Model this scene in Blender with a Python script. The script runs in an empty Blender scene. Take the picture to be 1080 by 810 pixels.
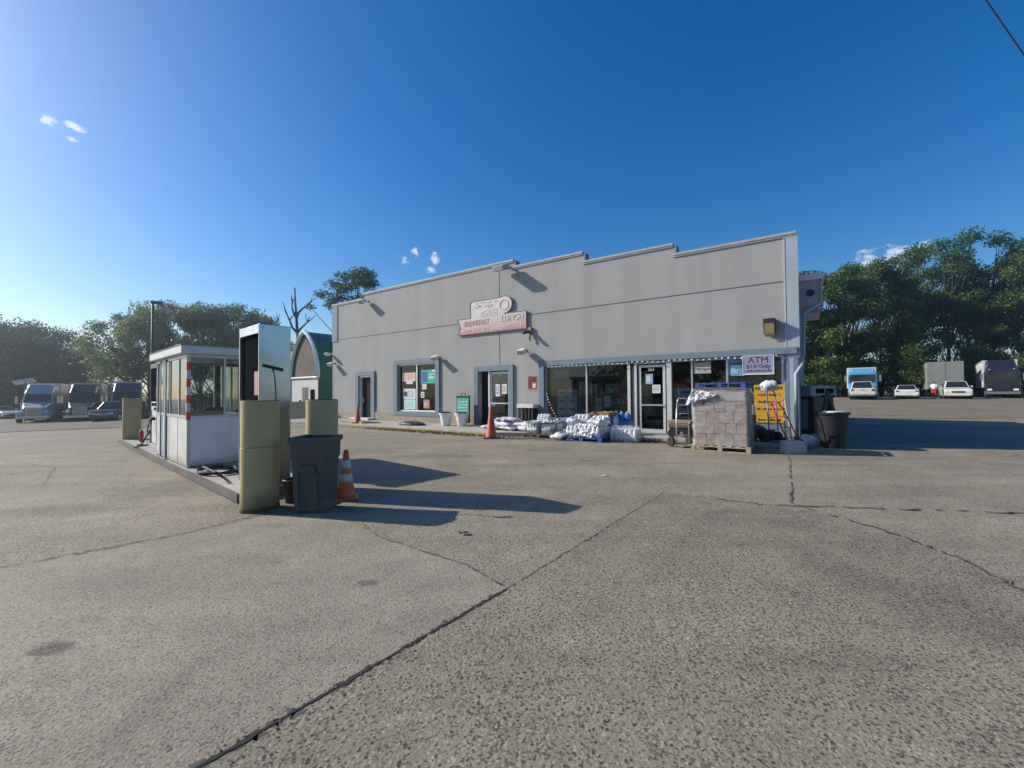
import bpy, bmesh, math, random
from mathutils import Vector, Matrix, Euler
random.seed(7)
PI = math.pi
rad = math.radians
SC = bpy.context.scene
COL = SC.collection

# ------------------------------------------------------------------ camera
PITCH, ROLL, CAMH = rad(1.15), rad(-0.4), 1.5
cam_d = bpy.data.cameras.new('camera'); cam = bpy.data.objects.new('camera', cam_d); COL.objects.link(cam)
cam_d.sensor_width = 36; cam_d.lens = 15.0; cam_d.clip_start = 0.05; cam_d.clip_end = 3000
RC = Matrix.Rotation(PI/2+PITCH, 3, 'X') @ Matrix.Rotation(ROLL, 3, 'Z')
cam.rotation_euler = RC.to_euler(); cam.location = (0, 0, CAMH)
SC.camera = cam
# ------------------------------------------------------------------ world, sun, exposure
SUN_EL = rad(29.5); SUN_AZ = Vector((-4.3, 1.0)).normalized()      # horizontal direction towards the sun
W = bpy.data.worlds.new('World'); SC.world = W; W.use_nodes = True
nt = W.node_tree; nt.nodes.clear()
sky = nt.nodes.new('ShaderNodeTexSky'); sky.sky_type = 'NISHITA'; sky.sun_disc = False
sky.sun_elevation = SUN_EL; sky.sun_rotation = math.atan2(SUN_AZ.x, SUN_AZ.y)
sky.air_density = 1.0; sky.dust_density = 0.5; sky.ozone_density = 3.0; sky.altitude = 0
bg = nt.nodes.new('ShaderNodeBackground'); bg.inputs[1].default_value = 0.11
wo = nt.nodes.new('ShaderNodeOutputWorld')
hs = nt.nodes.new('ShaderNodeHueSaturation'); hs.inputs['Saturation'].default_value = 1.40; hs.inputs['Hue'].default_value = .505
nt.links.new(sky.outputs[0], hs.inputs['Color'])
# thin wisps of cloud in a few directions of the sky
tc = nt.nodes.new('ShaderNodeTexCoord')
cn = nt.nodes.new('ShaderNodeTexNoise'); cn.inputs['Scale'].default_value = 60; cn.inputs['Detail'].default_value = 8; cn.inputs['Roughness'].default_value = .6
mp = nt.nodes.new('ShaderNodeMapping'); mp.inputs['Scale'].default_value = (1, 1, 1.8)
nt.links.new(tc.outputs['Generated'], mp.inputs[0]); nt.links.new(mp.outputs[0], cn.inputs[0])
def wmath(op, a, b=None, clamp=False):
    m = nt.nodes.new('ShaderNodeMath'); m.operation = op; m.use_clamp = clamp
    for i, v in enumerate((a, b)):
        if v is None: continue
        if isinstance(v, (int, float)): m.inputs[i].default_value = v
        else: nt.links.new(v, m.inputs[i])
    return m.outputs[0]
mask = None
for (dx, dy, dz, rr) in ((-1.10,1,.655,.014), (-1.03,1,.635,.018), (-1.04,1,.61,.010), (-.178,1,.318,.02), (-.225,1,.335,.016), (-.25,1,.315,.014), (-.19,1,.29,.016), (.84,1,.305,.03), (.91,1,.315,.035), (.96,1,.325,.03), (-1.02,1,.155,.03), (-.95,1,.152,.03)):
    v = Vector((dx, dy, dz)).normalized()
    d = nt.nodes.new('ShaderNodeVectorMath'); d.operation = 'DISTANCE'; d.inputs[1].default_value = v
    nt.links.new(tc.outputs['Generated'], d.inputs[0])
    m = wmath('SUBTRACT', 1.0, wmath('DIVIDE', d.outputs['Value'], rr), True)
    mask = m if mask is None else wmath('MAXIMUM', mask, m)
cl = wmath('MULTIPLY', wmath('SUBTRACT', wmath('ADD', wmath('MULTIPLY', mask, .45), cn.outputs[0]), .68), 5.0, True)
cl = wmath('MULTIPLY', wmath('MULTIPLY', cl, .8, True), wmath('MULTIPLY', mask, 4.0, True))
mx = nt.nodes.new('ShaderNodeMix'); mx.data_type = 'RGBA'
nt.links.new(cl, mx.inputs[0]); nt.links.new(hs.outputs[0], mx.inputs[6]); mx.inputs[7].default_value = (6.2, 6.5, 7.2, 1)
nt.links.new(mx.outputs[2], bg.inputs[0]); nt.links.new(bg.outputs[0], wo.inputs[0])
sun_d = bpy.data.lights.new('sun', 'SUN'); sun_d.energy = 5.0; sun_d.angle = rad(.5); sun_d.color = (1, .915, .79)
sun = bpy.data.objects.new('sun', sun_d); COL.objects.link(sun)
sv = Vector((SUN_AZ.x*math.cos(SUN_EL), SUN_AZ.y*math.cos(SUN_EL), math.sin(SUN_EL)))
sun.rotation_euler = sv.to_track_quat('Z', 'Y').to_euler()
SC.view_settings.view_transform = 'Standard'; SC.view_settings.look = 'None'
SC.view_settings.exposure = 0.33; SC.view_settings.gamma = 1; SC.view_settings.use_curve_mapping = False

# ------------------------------------------------------------------ terrain and frames
def sst(x): x = max(0., min(1., x)); return x*x*(3-2*x)
def terrain(x, y):
    return -1.12*sst((-x-15)/32) + .55*sst((y-22)/21)*sst((x-4)/14)
FRONT = Vector((7.58, 11.85, 0)); U = Vector((-.818, .575, 0)).normalized(); N = Vector((-U.y, U.x, 0))
FANG = math.atan2(U.y, U.x)                  # store frame: x runs left along the front, y comes out of it, z up
def S(t, out=0, z=0): return FRONT + U*t + N*out + Vector((0, 0, z))
ISL = Vector((-3.776, 5.905, 0)); IA = Vector((-.752, .66, 0)).normalized(); IB = Vector((-IA.y, IA.x, 0))
IANG = math.atan2(IA.y, IA.x)                # island frame: x runs away along the island, y out towards the road
def I(a, o=0, z=0): return ISL + IA*a + IB*o + Vector((0, 0, z))

# ------------------------------------------------------------------ materials
MATS = {}
def mat(name, c, rough=.6, metal=0., var=.12, scale=6., bump=.0, bscale=40., spec=.5, coat=0., streak=0., wear=None, wscale=5., wlev=.6, dirt=None, dz=.3):
    if name in MATS: return MATS[name]
    m = bpy.data.materials.new(name); m.use_nodes = True; n = m.node_tree.nodes; l = m.node_tree.links
    p = n['Principled BSDF']; p.inputs['Roughness'].default_value = rough; p.inputs['Metallic'].default_value = metal
    p.inputs['Specular IOR Level'].default_value = spec; p.inputs['Coat Weight'].default_value = coat
    t = n.new('ShaderNodeTexCoord'); no = n.new('ShaderNodeTexNoise'); no.inputs['Scale'].default_value = scale; no.inputs['Detail'].default_value = 6
    no.inputs['Roughness'].default_value = .62
    mpn = n.new('ShaderNodeMapping')
    if streak: mpn.inputs['Scale'].default_value = (1, 1, streak)
    l.new(t.outputs['Object'], mpn.inputs[0]); l.new(mpn.outputs[0], no.inputs[0])
    r = n.new('ShaderNodeMapRange'); r.inputs[1].default_value = .25; r.inputs[2].default_value = .75
    r.inputs[3].default_value = 1-var; r.inputs[4].default_value = 1+var
    l.new(no.outputs[0], r.inputs[0])
    mm = n.new('ShaderNodeVectorMath'); mm.operation = 'SCALE'; mm.inputs[0].default_value = c[:3]
    l.new(r.outputs[0], mm.inputs['Scale']); col_ = mm.outputs[0]
    if wear:       # chips and rust blots with their own outline
        wn = n.new('ShaderNodeTexNoise'); wn.inputs['Scale'].default_value = wscale; wn.inputs['Detail'].default_value = 9; wn.inputs['Roughness'].default_value = .7; wn.inputs['Distortion'].default_value = .6
        l.new(t.outputs['Object'], wn.inputs[0]); wr_ = n.new('ShaderNodeMapRange'); wr_.inputs[1].default_value = wlev; wr_.inputs[2].default_value = wlev+.05
        l.new(wn.outputs[0], wr_.inputs[0]); wm_ = n.new('ShaderNodeMix'); wm_.data_type = 'RGBA'; l.new(wr_.outputs[0], wm_.inputs[0]); l.new(col_, wm_.inputs[6]); wm_.inputs[7].default_value = (*wear, 1); col_ = wm_.outputs[2]
    if dirt:       # splashed dirt above the foot of the thing
        sx_ = n.new('ShaderNodeSeparateXYZ'); l.new(t.outputs['Object'], sx_.inputs[0]); ad_ = n.new('ShaderNodeMath'); ad_.operation = 'MULTIPLY_ADD'; ad_.inputs[1].default_value = -dz*2.2
        dn = n.new('ShaderNodeTexNoise'); dn.inputs['Scale'].default_value = 4; dn.inputs['Detail'].default_value = 8; l.new(t.outputs['Object'], dn.inputs[0]); l.new(dn.outputs[0], ad_.inputs[0]); l.new(sx_.outputs[2], ad_.inputs[2])
        dr_ = n.new('ShaderNodeMapRange'); dr_.inputs[1].default_value = -dz*1.0; dr_.inputs[2].default_value = dz*.2; dr_.inputs[3].default_value = .75; dr_.inputs[4].default_value = 0; l.new(ad_.outputs[0], dr_.inputs[0])
        wm_ = n.new('ShaderNodeMix'); wm_.data_type = 'RGBA'; l.new(dr_.outputs[0], wm_.inputs[0]); l.new(col_, wm_.inputs[6]); wm_.inputs[7].default_value = (*dirt, 1); col_ = wm_.outputs[2]
    l.new(col_, p.inputs['Base Color'])
    if bump:
        b = n.new('ShaderNodeBump'); b.inputs['Strength'].default_value = bump; b.inputs['Distance'].default_value = .01
        n2 = n.new('ShaderNodeTexNoise'); n2.inputs['Scale'].default_value = bscale; n2.inputs['Detail'].default_value = 4
        l.new(t.outputs['Object'], n2.inputs[0]); l.new(n2.outputs[0], b.inputs['Height']); l.new(b.outputs[0], p.inputs['Normal'])
    MATS[name] = m; return m
def glass(name, tint=(.75, .8, .82), refl=1.0):
    if name in MATS: return MATS[name]
    m = bpy.data.materials.new(name); m.use_nodes = True; n = m.node_tree.nodes; l = m.node_tree.links; n.clear()
    o = n.new('ShaderNodeOutputMaterial'); mxs = n.new('ShaderNodeMixShader'); t = n.new('ShaderNodeBsdfTransparent'); g = n.new('ShaderNodeBsdfGlossy')
    t.inputs[0].default_value = (*tint, 1); g.inputs['Roughness'].default_value = .03; g.inputs[0].default_value = (refl, refl, refl, 1)
    f = n.new('ShaderNodeFresnel'); f.inputs[0].default_value = 1.5
    ad = n.new('ShaderNodeMath'); ad.operation = 'MULTIPLY_ADD'; ad.inputs[1].default_value = 1.0; ad.inputs[2].default_value = .0; ad.use_clamp = True
    l.new(f.outputs[0], ad.inputs[0]); l.new(ad.outputs[0], mxs.inputs[0]); l.new(t.outputs[0], mxs.inputs[1]); l.new(g.outputs[0], mxs.inputs[2]); l.new(mxs.outputs[0], o.inputs[0])
    MATS[name] = m; return m
def leafmat(name, c1, c2, c3):
    m = bpy.data.materials.new(name); m.use_nodes = True; n = m.node_tree.nodes; l = m.node_tree.links
    p = n['Principled BSDF']; p.inputs['Roughness'].default_value = .55; p.inputs['Specular IOR Level'].default_value = .3
    g = n.new('ShaderNodeNewGeometry'); cr = n.new('ShaderNodeValToRGB')
    cr.color_ramp.elements[0].color = (*c1, 1); cr.color_ramp.elements[1].color = (*c3, 1)
    e = cr.color_ramp.elements.new(.55); e.color = (*c2, 1)
    l.new(g.outputs['Random Per Island'], cr.inputs[0]); l.new(cr.outputs[0], p.inputs['Base Color'])
    tr = n.new('ShaderNodeBsdfTranslucent'); l.new(cr.outputs[0], tr.inputs[0])
    mxs = n.new('ShaderNodeMixShader'); mxs.inputs[0].default_value = .4
    o = n['Material Output']; l.new(p.outputs[0], mxs.inputs[1]); l.new(tr.outputs[0], mxs.inputs[2]); l.new(mxs.outputs[0], o.inputs[0])
    return m
def paving(name, base, dark, light, scale, dens, bump, mott=.16, stains=()):
    """worn paving: matrix colour, dark and light stones, soft mottling"""
    m = bpy.data.materials.new(name); m.use_nodes = True; n = m.node_tree.nodes; l = m.node_tree.links
    p = n['Principled BSDF']; p.inputs['Roughness'].default_value = .85; p.inputs['Specular IOR Level'].default_value = .25
    t = n.new('ShaderNodeTexCoord')
    def noise(s, d=5, r=.6, dist=0):
        q = n.new('ShaderNodeTexNoise'); q.inputs['Scale'].default_value = s; q.inputs['Detail'].default_value = d; q.inputs['Roughness'].default_value = r; q.inputs['Distortion'].default_value = dist
        l.new(t.outputs['Object'], q.inputs[0]); return q.outputs[0]
    def mr(x, a, b, c, d):
        q = n.new('ShaderNodeMapRange'); l.new(x, q.inputs[0])
        for i, v in enumerate((a, b, c, d)): q.inputs[i+1].default_value = v
        return q.outputs[0]
    def mth(op, a, b):
        q = n.new('ShaderNodeMath'); q.operation = op
        for i, v in enumerate((a, b)):
            if isinstance(v, (int, float)): q.inputs[i].default_value = v
            else: l.new(v, q.inputs[i])
        return q.outputs[0]
    def vor(s):
        v = n.new('ShaderNodeTexVoronoi'); v.inputs['Scale'].default_value = s; v.inputs['Randomness'].default_value = 1
        wv = n.new('ShaderNodeVectorMath'); wv.operation = 'ADD'
        nn = n.new('ShaderNodeTexNoise'); nn.inputs['Scale'].default_value = s*1.3; nn.inputs['Detail'].default_value = 2
        l.new(t.outputs['Object'], nn.inputs[0])
        sc = n.new('ShaderNodeVectorMath'); sc.operation = 'SCALE'; sc.inputs['Scale'].default_value = .9/s
        l.new(nn.outputs['Color'], sc.inputs[0]); l.new(sc.outputs[0], wv.inputs[0]); l.new(t.outputs['Object'], wv.inputs[1])
        l.new(wv.outputs[0], v.inputs[0]); return v
    v1 = vor(scale); v2 = vor(scale*1.9)
    sx = n.new('ShaderNodeSeparateColor'); l.new(v1.outputs['Color'], sx.inputs[0])
    sx2 = n.new('ShaderNodeSeparateColor'); l.new(v2.outputs['Color'], sx2.inputs[0])
    big = noise(.35, 6, .65, .6); mid = noise(2.2, 6, .7)
    region = mr(noise(.9, 4), .35, .65, .55, 1.25)
    darkm = mth('MULTIPLY', mth('LESS_THAN', sx.outputs[0], mth('MULTIPLY', region, dens)), mr(v1.outputs['Distance'], .28, .5, 1, 0))
    darkm2 = mth('MULTIPLY', mth('LESS_THAN', sx2.outputs[0], mth('MULTIPLY', region, dens*1.1)), .7)
    lightm = mth('MULTIPLY', mth('GREATER_THAN', sx.outputs[1], .86), mr(v1.outputs['Distance'], .2, .5, .8, 0))
    lightm2 = mth('MULTIPLY', mth('GREATER_THAN', sx2.outputs[1], .9), .6)
    dm = mth('MAXIMUM', darkm, darkm2); lm = mth('MAXIMUM', lightm, lightm2)
    def mix(f, a, b):
        q = n.new('ShaderNodeMix'); q.data_type = 'RGBA'
        l.new(f, q.inputs[0])
        for i, v in ((6, a), (7, b)):
            if isinstance(v, tuple): q.inputs[i].default_value = (*v, 1)
            else: l.new(v, q.inputs[i])
        return q.outputs[2]
    c = mix(mr(mid, .3, .7, 0, 1), tuple(x*(1-mott*.6) for x in base), tuple(x*(1+mott*.6) for x in base))
    c = mix(lm, c, light); c = mix(dm, c, dark)
    sc = n.new('ShaderNodeVectorMath'); sc.operation = 'SCALE'; l.new(c, sc.inputs[0])
    f = mth('MULTIPLY', mr(big, .3, .7, 1-mott, 1+mott), mr(noise(9, 4, .7), .2, .8, .93, 1.07))
    # tyre-worn bands running along the drive
    mpn = n.new('ShaderNodeMapping'); mpn.inputs['Rotation'].default_value = (0, 0, rad(38)); mpn.inputs['Scale'].default_value = (.12, 1.6, 1)
    l.new(t.outputs['Object'], mpn.inputs[0]); bn = n.new('ShaderNodeTexNoise'); bn.inputs['Scale'].default_value = 1; bn.inputs['Detail'].default_value = 5
    l.new(mpn.outputs[0], bn.inputs[0]); f = mth('MULTIPLY', f, mr(bn.outputs[0], .3, .7, .86, 1.12))
    # sweeping tyre scuffs: rings round the corner of the island
    vs_ = n.new('ShaderNodeVectorMath'); vs_.operation = 'SUBTRACT'; vs_.inputs[1].default_value = (-9.5, 12.0, 0); l.new(t.outputs['Object'], vs_.inputs[0])
    vl_ = n.new('ShaderNodeVectorMath'); vl_.operation = 'LENGTH'; l.new(vs_.outputs[0], vl_.inputs[0])
    cb_ = n.new('ShaderNodeCombineXYZ'); l.new(mth('ADD', mth('MULTIPLY', vl_.outputs['Value'], 2.2), mth('MULTIPLY', noise(.5, 2), 2.5)), cb_.inputs[0])
    rn_ = n.new('ShaderNodeTexNoise'); rn_.inputs['Scale'].default_value = 1; rn_.inputs['Detail'].default_value = 5; rn_.inputs['Roughness'].default_value = .7; l.new(cb_.outputs[0], rn_.inputs[0])
    f = mth('MULTIPLY', f, mr(rn_.outputs[0], .3, .7, .93, 1.07))
    f = mth('MULTIPLY', f, mr(noise(1.3, 7, .72, 1.2), .62, .74, 1, .84))
    for (x, y, a, b, k) in stains:
        m2 = n.new('ShaderNodeMapping'); m2.inputs['Location'].default_value = (-x/a, -y/b, 0); m2.inputs['Scale'].default_value = (1/a, 1/b, 0)
        l.new(t.outputs['Object'], m2.inputs[0]); ln = n.new('ShaderNodeVectorMath'); ln.operation = 'LENGTH'; l.new(m2.outputs[0], ln.inputs[0])
        dd = mth('ADD', ln.outputs['Value'], mr(noise(14, 4), .2, .8, -.45, .45)); f = mth('MULTIPLY', f, mr(dd, .6, 1.15, k, 1))
    l.new(f, sc.inputs['Scale']); l.new(sc.outputs[0], p.inputs['Base Color'])
    b = n.new('ShaderNodeBump'); b.inputs['Strength'].default_value = bump; b.inputs['Distance'].default_value = .012
    hgt = mth('ADD', mth('MULTIPLY', mr(v1.outputs['Distance'], 0, .7, 1, 0), .6), mth('MULTIPLY', noise(60, 3), .6))
    l.new(hgt, b.inputs['Height']); l.new(b.outputs[0], p.inputs['Normal'])
    return m

# ------------------------------------------------------------------ mesh helpers
def tag(o, label=None, cat=None, group=None, kind=None):
    if label: o['label'] = label
    if cat: o['category'] = cat
    if group: o['group'] = group
    if kind: o['kind'] = kind
    return o
def thing(name, label, cat, loc=(0, 0, 0), rz=0, group=None):
    o = bpy.data.objects.new(name, None); o.empty_display_size = .2; COL.objects.link(o)
    o.location = loc; o.rotation_euler = (0, 0, rz); return tag(o, label, cat, group)
class MB:
    def __init__(s): s.b = bmesh.new()
    def box(s, x0, x1, y0, y1, z0, z1, M=None):
        vs = [s.b.verts.new((x, y, z)) for x in (x0, x1) for y in (y0, y1) for z in (z0, z1)]
        if M is not None:
            for v in vs: v.co = M @ v.co
        for f in ((0,1,3,2), (4,6,7,5), (0,4,5,1), (2,3,7,6), (0,2,6,4), (1,5,7,3)): s.b.faces.new([vs[i] for i in f])
        return s
    def hexa(s, lo, hi):          # four lower and four upper corners, same winding
        a = [s.b.verts.new(p) for p in lo]; c = [s.b.verts.new(p) for p in hi]; k = len(a)
        s.b.faces.new(a[::-1]); s.b.faces.new(c)
        for i in range(k): s.b.faces.new((a[i], a[(i+1) % k], c[(i+1) % k], c[i]))
        return s
    def prism(s, poly, axis, d0, d1):   # poly in the other two axes (in order), extruded along axis
        def P(u, v, d):
            return {'x': (d, u, v), 'y': (u, d, v), 'z': (u, v, d)}[axis]
        return s.hexa([P(u, v, d0) for u, v in poly], [P(u, v, d1) for u, v in poly])
    def quad(s, *pts):
        s.b.faces.new([s.b.verts.new(p) for p in pts]); return s
    def tube(s, pts, r, seg=8, r2=None, cap=True):
        pts = [Vector(p) for p in pts]; n = len(pts); rings = []
        up = Vector((0, 0, 1))
        for i, p in enumerate(pts):
            d = (pts[min(i+1, n-1)]-pts[max(i-1, 0)]).normalized()
            a = d.cross(up)
            if a.length < .05: a = d.cross(Vector((1, 0, 0)))
            a.normalize(); c = d.cross(a)
            rr = r[i] if isinstance(r, (list, tuple)) else (r if r2 is None else r+(r2-r)*i/(n-1))
            rings.append([s.b.verts.new(p+(a*math.cos(2*PI*k/seg)+c*math.sin(2*PI*k/seg))*rr) for k in range(seg)])
        for i in range(n-1):
            for k in range(seg):
                s.b.faces.new((rings[i][k], rings[i][(k+1) % seg], rings[i+1][(k+1) % seg], rings[i+1][k]))
        if cap: s.b.faces.new(rings[0][::-1]); s.b.faces.new(rings[-1])
        return s
    def lathe(s, prof, c=(0, 0), seg=24, sx=1., sy=1., power=2.):
        rings = []
        for r, z in prof:
            ring = []
            for k in range(seg):
                a = 2*PI*k/seg; ca, sa = math.cos(a), math.sin(a)
                x = math.copysign(abs(ca)**(2/power), ca); y = math.copysign(abs(sa)**(2/power), sa)
                ring.append(s.b.verts.new((c[0]+r*x*sx, c[1]+r*y*sy, z)))
            rings.append(ring)
        for i in range(len(rings)-1):
            for k in range(seg):
                s.b.faces.new((rings[i][k], rings[i][(k+1) % seg], rings[i+1][(k+1) % seg], rings[i+1][k]))
        s.b.faces.new(rings[0][::-1]); s.b.faces.new(rings[-1]); return s
    def blob(s, c, r, sub=2, jit=0., seed=0):
        rnd = random.Random(seed); t = bmesh.ops.create_icosphere(s.b, subdivisions=sub, radius=1)
        ph = [rnd.uniform(0, 6) for _ in range(6)]
        for v in t['verts']:
            p = v.co.copy(); k = 1+jit*(math.sin(p.x*5+ph[0])+math.sin(p.y*6+ph[1])+math.sin(p.z*5+ph[2])+math.sin((p.x+p.y)*9+ph[3]))/2.5
            v.co = Vector((c[0]+p.x*r[0]*k, c[1]+p.y*r[1]*k, c[2]+p.z*r[2]*k))
        return s
    def build(s, name, m, parent=None, bevel=0., smooth=False, seg=2, sub=0):
        bmesh.ops.recalc_face_normals(s.b, faces=s.b.faces)
        me = bpy.data.meshes.new(name); s.b.to_mesh(me); s.b.free()
        for mm in (m if isinstance(m, list) else [m]): me.materials.append(mm)
        o = bpy.data.objects.new(name, me); COL.objects.link(o); o.parent = parent
        if smooth:
            for p in me.polygons: p.use_smooth = True
        if bevel:
            b = o.modifiers.new('b', 'BEVEL'); b.width = bevel; b.segments = seg; b.limit_method = 'ANGLE'; b.angle_limit = rad(40)
        if sub: q = o.modifiers.new('s', 'SUBSURF'); q.levels = q.render_levels = sub
        return o
def copy_tree(o, parent=None):
    c = o.copy(); COL.objects.link(c); c.parent = parent
    for ch in list(o.children): copy_tree(ch, c)
    return c
def dup(src, label, loc, rz=None, scale=None):
    c = copy_tree(src); c.location = loc
    if rz is not None: c.rotation_euler = (0, 0, rz)
    if scale is not None: c.scale = (scale,)*3 if isinstance(scale, (int, float)) else scale
    if label: c['label'] = label
    return c
def text(s, size, m, parent, loc, M3, name='lettering', ext=.004, bold=0., shear=0., wscale=1.):
    cu = bpy.data.curves.new('t', 'FONT'); cu.body = s; cu.size = size; cu.align_x = 'CENTER'; cu.align_y = 'CENTER'; cu.extrude = ext; cu.offset = bold; cu.shear = shear
    cu.resolution_u = 3
    to = bpy.data.objects.new('t', cu); COL.objects.link(to); bpy.context.view_layer.update()
    me = bpy.data.meshes.new_from_object(to.evaluated_get(bpy.context.evaluated_depsgraph_get()))
    bpy.data.objects.remove(to); me.materials.clear(); me.materials.append(m)
    o = bpy.data.objects.new(name, me); COL.objects.link(o); o.parent = parent
    o.matrix_local = Matrix.Translation(loc) @ M3.to_4x4() @ Matrix.Diagonal((wscale, 1, 1, 1)); return o
# text on the store front: reading direction is -x of the store frame, up z, facing +y
TF = Matrix(((-1, 0, 0), (0, 0, 1), (0, 1, 0)))
def struct(o): o['kind'] = 'structure'; return o

# ------------------------------------------------------------------ palette
stucco = mat('stucco', (.335, .337, .330), .9, var=.09, scale=1.3, bump=.6, bscale=45, streak=.16, dirt=(.17, .15, .13), dz=.35)
trim = mat('trim_bluegrey', (.15, .21, .26), .7, var=.12, scale=4, bump=.1)
trim_lt = mat('trim_pale', (.32, .40, .45), .7, var=.08, scale=2)
skirt_m = mat('tan_skirt', (.34, .28, .215), .9, var=.16, scale=3, bump=.4, bscale=20)
conc = mat('concrete', (.36, .34, .31), .9, var=.15, scale=2.5, bump=.4, bscale=40)
conc_dk = mat('concrete_dirty', (.16, .15, .14), .9, var=.3, scale=5, bump=.4)
white = mat('white_paint', (.72, .73, .72), .5, var=.1, scale=5)
offwh = mat('offwhite', (.6, .6, .57), .6, var=.12, scale=5)
alu = mat('aluminium', (.62, .63, .64), .38, .85, var=.1, scale=5)
steel = mat('stainless', (.50, .50, .49), .25, 1., var=.2, scale=2, bump=.2, bscale=2.2, wear=(.2, .15, .1), wscale=3, wlev=.70)
dark = mat('dark_plastic', (.022, .022, .025), .45, var=.3)
black = mat('black_rubber', (.012, .012, .013), .7, var=.3)
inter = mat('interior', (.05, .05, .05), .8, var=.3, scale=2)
wood = mat('pallet_wood', (.33, .24, .155), .85, var=.25, scale=9, bump=.4)
wood_dk = mat('old_wood', (.13, .095, .065), .85, var=.3, scale=9, bump=.4)
cardb = mat('cardboard', (.27, .175, .13), .85, var=.22, scale=6)
blue_p = mat('blue_pallet_paint', (.035, .10, .33), .65, var=.25, scale=8)
olive = mat('yellow_guard_paint', (.50, .41, .20), .6, var=.22, scale=3.5, bump=.25, bscale=12, streak=.3, wear=(.17, .11, .06), wscale=4.5, wlev=.66, dirt=(.14, .11, .07), dz=.25)
oran = mat('cone_orange', (.70, .15, .04), .5, var=.25, scale=8, wear=(.12, .06, .04), wscale=9, wlev=.64)
oran_dk = mat('cone_faded', (.50, .09, .045), .6, var=.15, scale=8)
glassm = glass('window_glass', (.80, .85, .86), .9)
glass_b = glass('booth_glass', (.86, .9, .9))
cglass = mat('vehicle_glass', (.02, .025, .03), .06, var=.1, spec=.8)
tyre = mat('tyre', (.02, .02, .02), .85, var=.2)
chrome = mat('chrome', (.7, .7, .72), .15, 1.)
red_l = mat('red_lens', (.35, .015, .015), .25)
hlamp = mat('headlamp_lens', (.75, .78, .8), .08, spec=.9)
bark = mat('bark', (.085, .065, .048), .95, var=.3, scale=4, bump=.6, bscale=9)
deadw = mat('dead_bark', (.10, .085, .07), .95, var=.3, scale=4)

# ------------------------------------------------------------------ GROUND
g_main = paving('paving_worn', (.270, .236, .176), (.10, .088, .07), (.42, .38, .32), 46, .22, .4, .18,
    stains=((1.6, 9.3, .25, .08, .5), (-2.0, 10.2, 1.1, .3, .8), (.9, 11.2, .9, .25, .82), (3.4, 9.0, .5, .15, .8), (-4.6, 10.5, .9, .4, .85), (-6.0, 5.6, .8, .35, .86), (-3.2, 6.1, .9, .7, .72), (-5.5, 7.0, .5, 1.2, .85), (6.6, 8.6, .8, .2, .8)))
def axis_pts(a, b, core0, core1, st):
    pts = []; x = core0
    while x <= core1: pts.append(x); x += st
    g = st; x = core0
    while x > a: g *= 1.35; x -= g; pts.insert(0, x)
    g = st; x = pts[-1]
    while x < b: g *= 1.35; x += g; pts.append(x)
    return pts
gb = bmesh.new(); xs = axis_pts(-230, 230, -70, 70, 2); ys = axis_pts(-120, 300, -10, 70, 2)
gv = [[gb.verts.new((x, y, terrain(x, y))) for x in xs] for y in ys]
for j in range(len(ys)-1):
    for i in range(len(xs)-1): gb.faces.new((gv[j][i], gv[j][i+1], gv[j+1][i+1], gv[j+1][i]))
gm = bpy.data.meshes.new('ground'); gb.to_mesh(gm); gb.free(); gm.materials.append(g_main)
for p in gm.polygons: p.use_smooth = True
ground = struct(bpy.data.objects.new('ground', gm)); COL.objects.link(ground)
def sheet(name, poly, m, z, fine=False):
    b = bmesh.new()
    b.faces.new([b.verts.new((x, y, z)) for x, y in poly]); bmesh.ops.recalc_face_normals(b, faces=b.faces)
    if b.faces[0:1] and list(b.faces)[0].normal.z < 0: bmesh.ops.reverse_faces(b, faces=b.faces)
    me = bpy.data.meshes.new(name); b.to_mesh(me); b.free(); me.materials.append(m)
    o = bpy.data.objects.new(name, me); COL.objects.link(o); return struct(o)
def wob(pts, n=14, j=.03, seed=1):
    r = random.Random(seed); out = []
    for (a, b) in zip(pts, pts[1:]):
        for k in range(n):
            t = k/n; q = (0 if k == 0 else 1); out.append((a[0]+(b[0]-a[0])*t+r.gauss(0, j)*q, a[1]+(b[1]-a[1])*t+r.gauss(0, j)*q))
    out.append(pts[-1]); return out
J1 = [(-6.5, -4.85), (-1.256, 1.754), (-.047, 3.278)]
J2 = [(-.047, 3.278), (2.23, 6.336)]
g_slab = paving('slab_light', (.295, .260, .200), (.12, .106, .085), (.42, .385, .33), 60, .17, .3, .17,
    stains=((-2.73, 2.55, .13, .09, .45), (-1.15, 3.4, .1, .06, .55), (-2.8, 4.9, .25, .08, .8), (-1.75, 2.1, .1, .3, .82), (-2.3, 3.9, .3, .16, .85), (-.5, 4.6, .3, .1, .82)))
sheet('concrete_slab', [(-6.5, -4.85)]+J1[1:]+wob([(-.047, 3.278), (-.397, 3.728), (-1.393, 4.473), (-1.95, 5.05), (-2.9, 5.5), (-3.45, 4.75), (-4.458, 3.736), (-9, .2), (-12, -4.85)], 8, .008, 3)[1:], g_slab, .004)
g_ag = paving('exposed_aggregate', (.255, .222, .165), (.055, .049, .041), (.41, .365, .29), 48, .22, .38, .26,
    stains=((1.9, 2.4, .5, .12, .85), (2.7, 3.4, .3, .9, .84), (.9, 3.9, .6, .2, .9), (3.2, 2.7, .3, .6, .82), (2.6, 5.3, .25, .1, .8)))
sheet('worn_drive', [(-6.5, -4.85), (-1.256, 1.754), (-.047, 3.278), (2.23, 6.336)]+wob([(2.23, 6.336), (3.28, 5.75), (3.75, 5.1), (3.9, 4.3), (3.95, 3.8), (3.75, 2.97), (3.5, 1.8), (3.2, -4.85)], 8, .02, 5)[1:], g_ag, .008)
g_farlot = paving('old_lot_asphalt', (.15, .132, .11), (.06, .055, .05), (.24, .22, .19), 26, .25, .5, .2)
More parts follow.
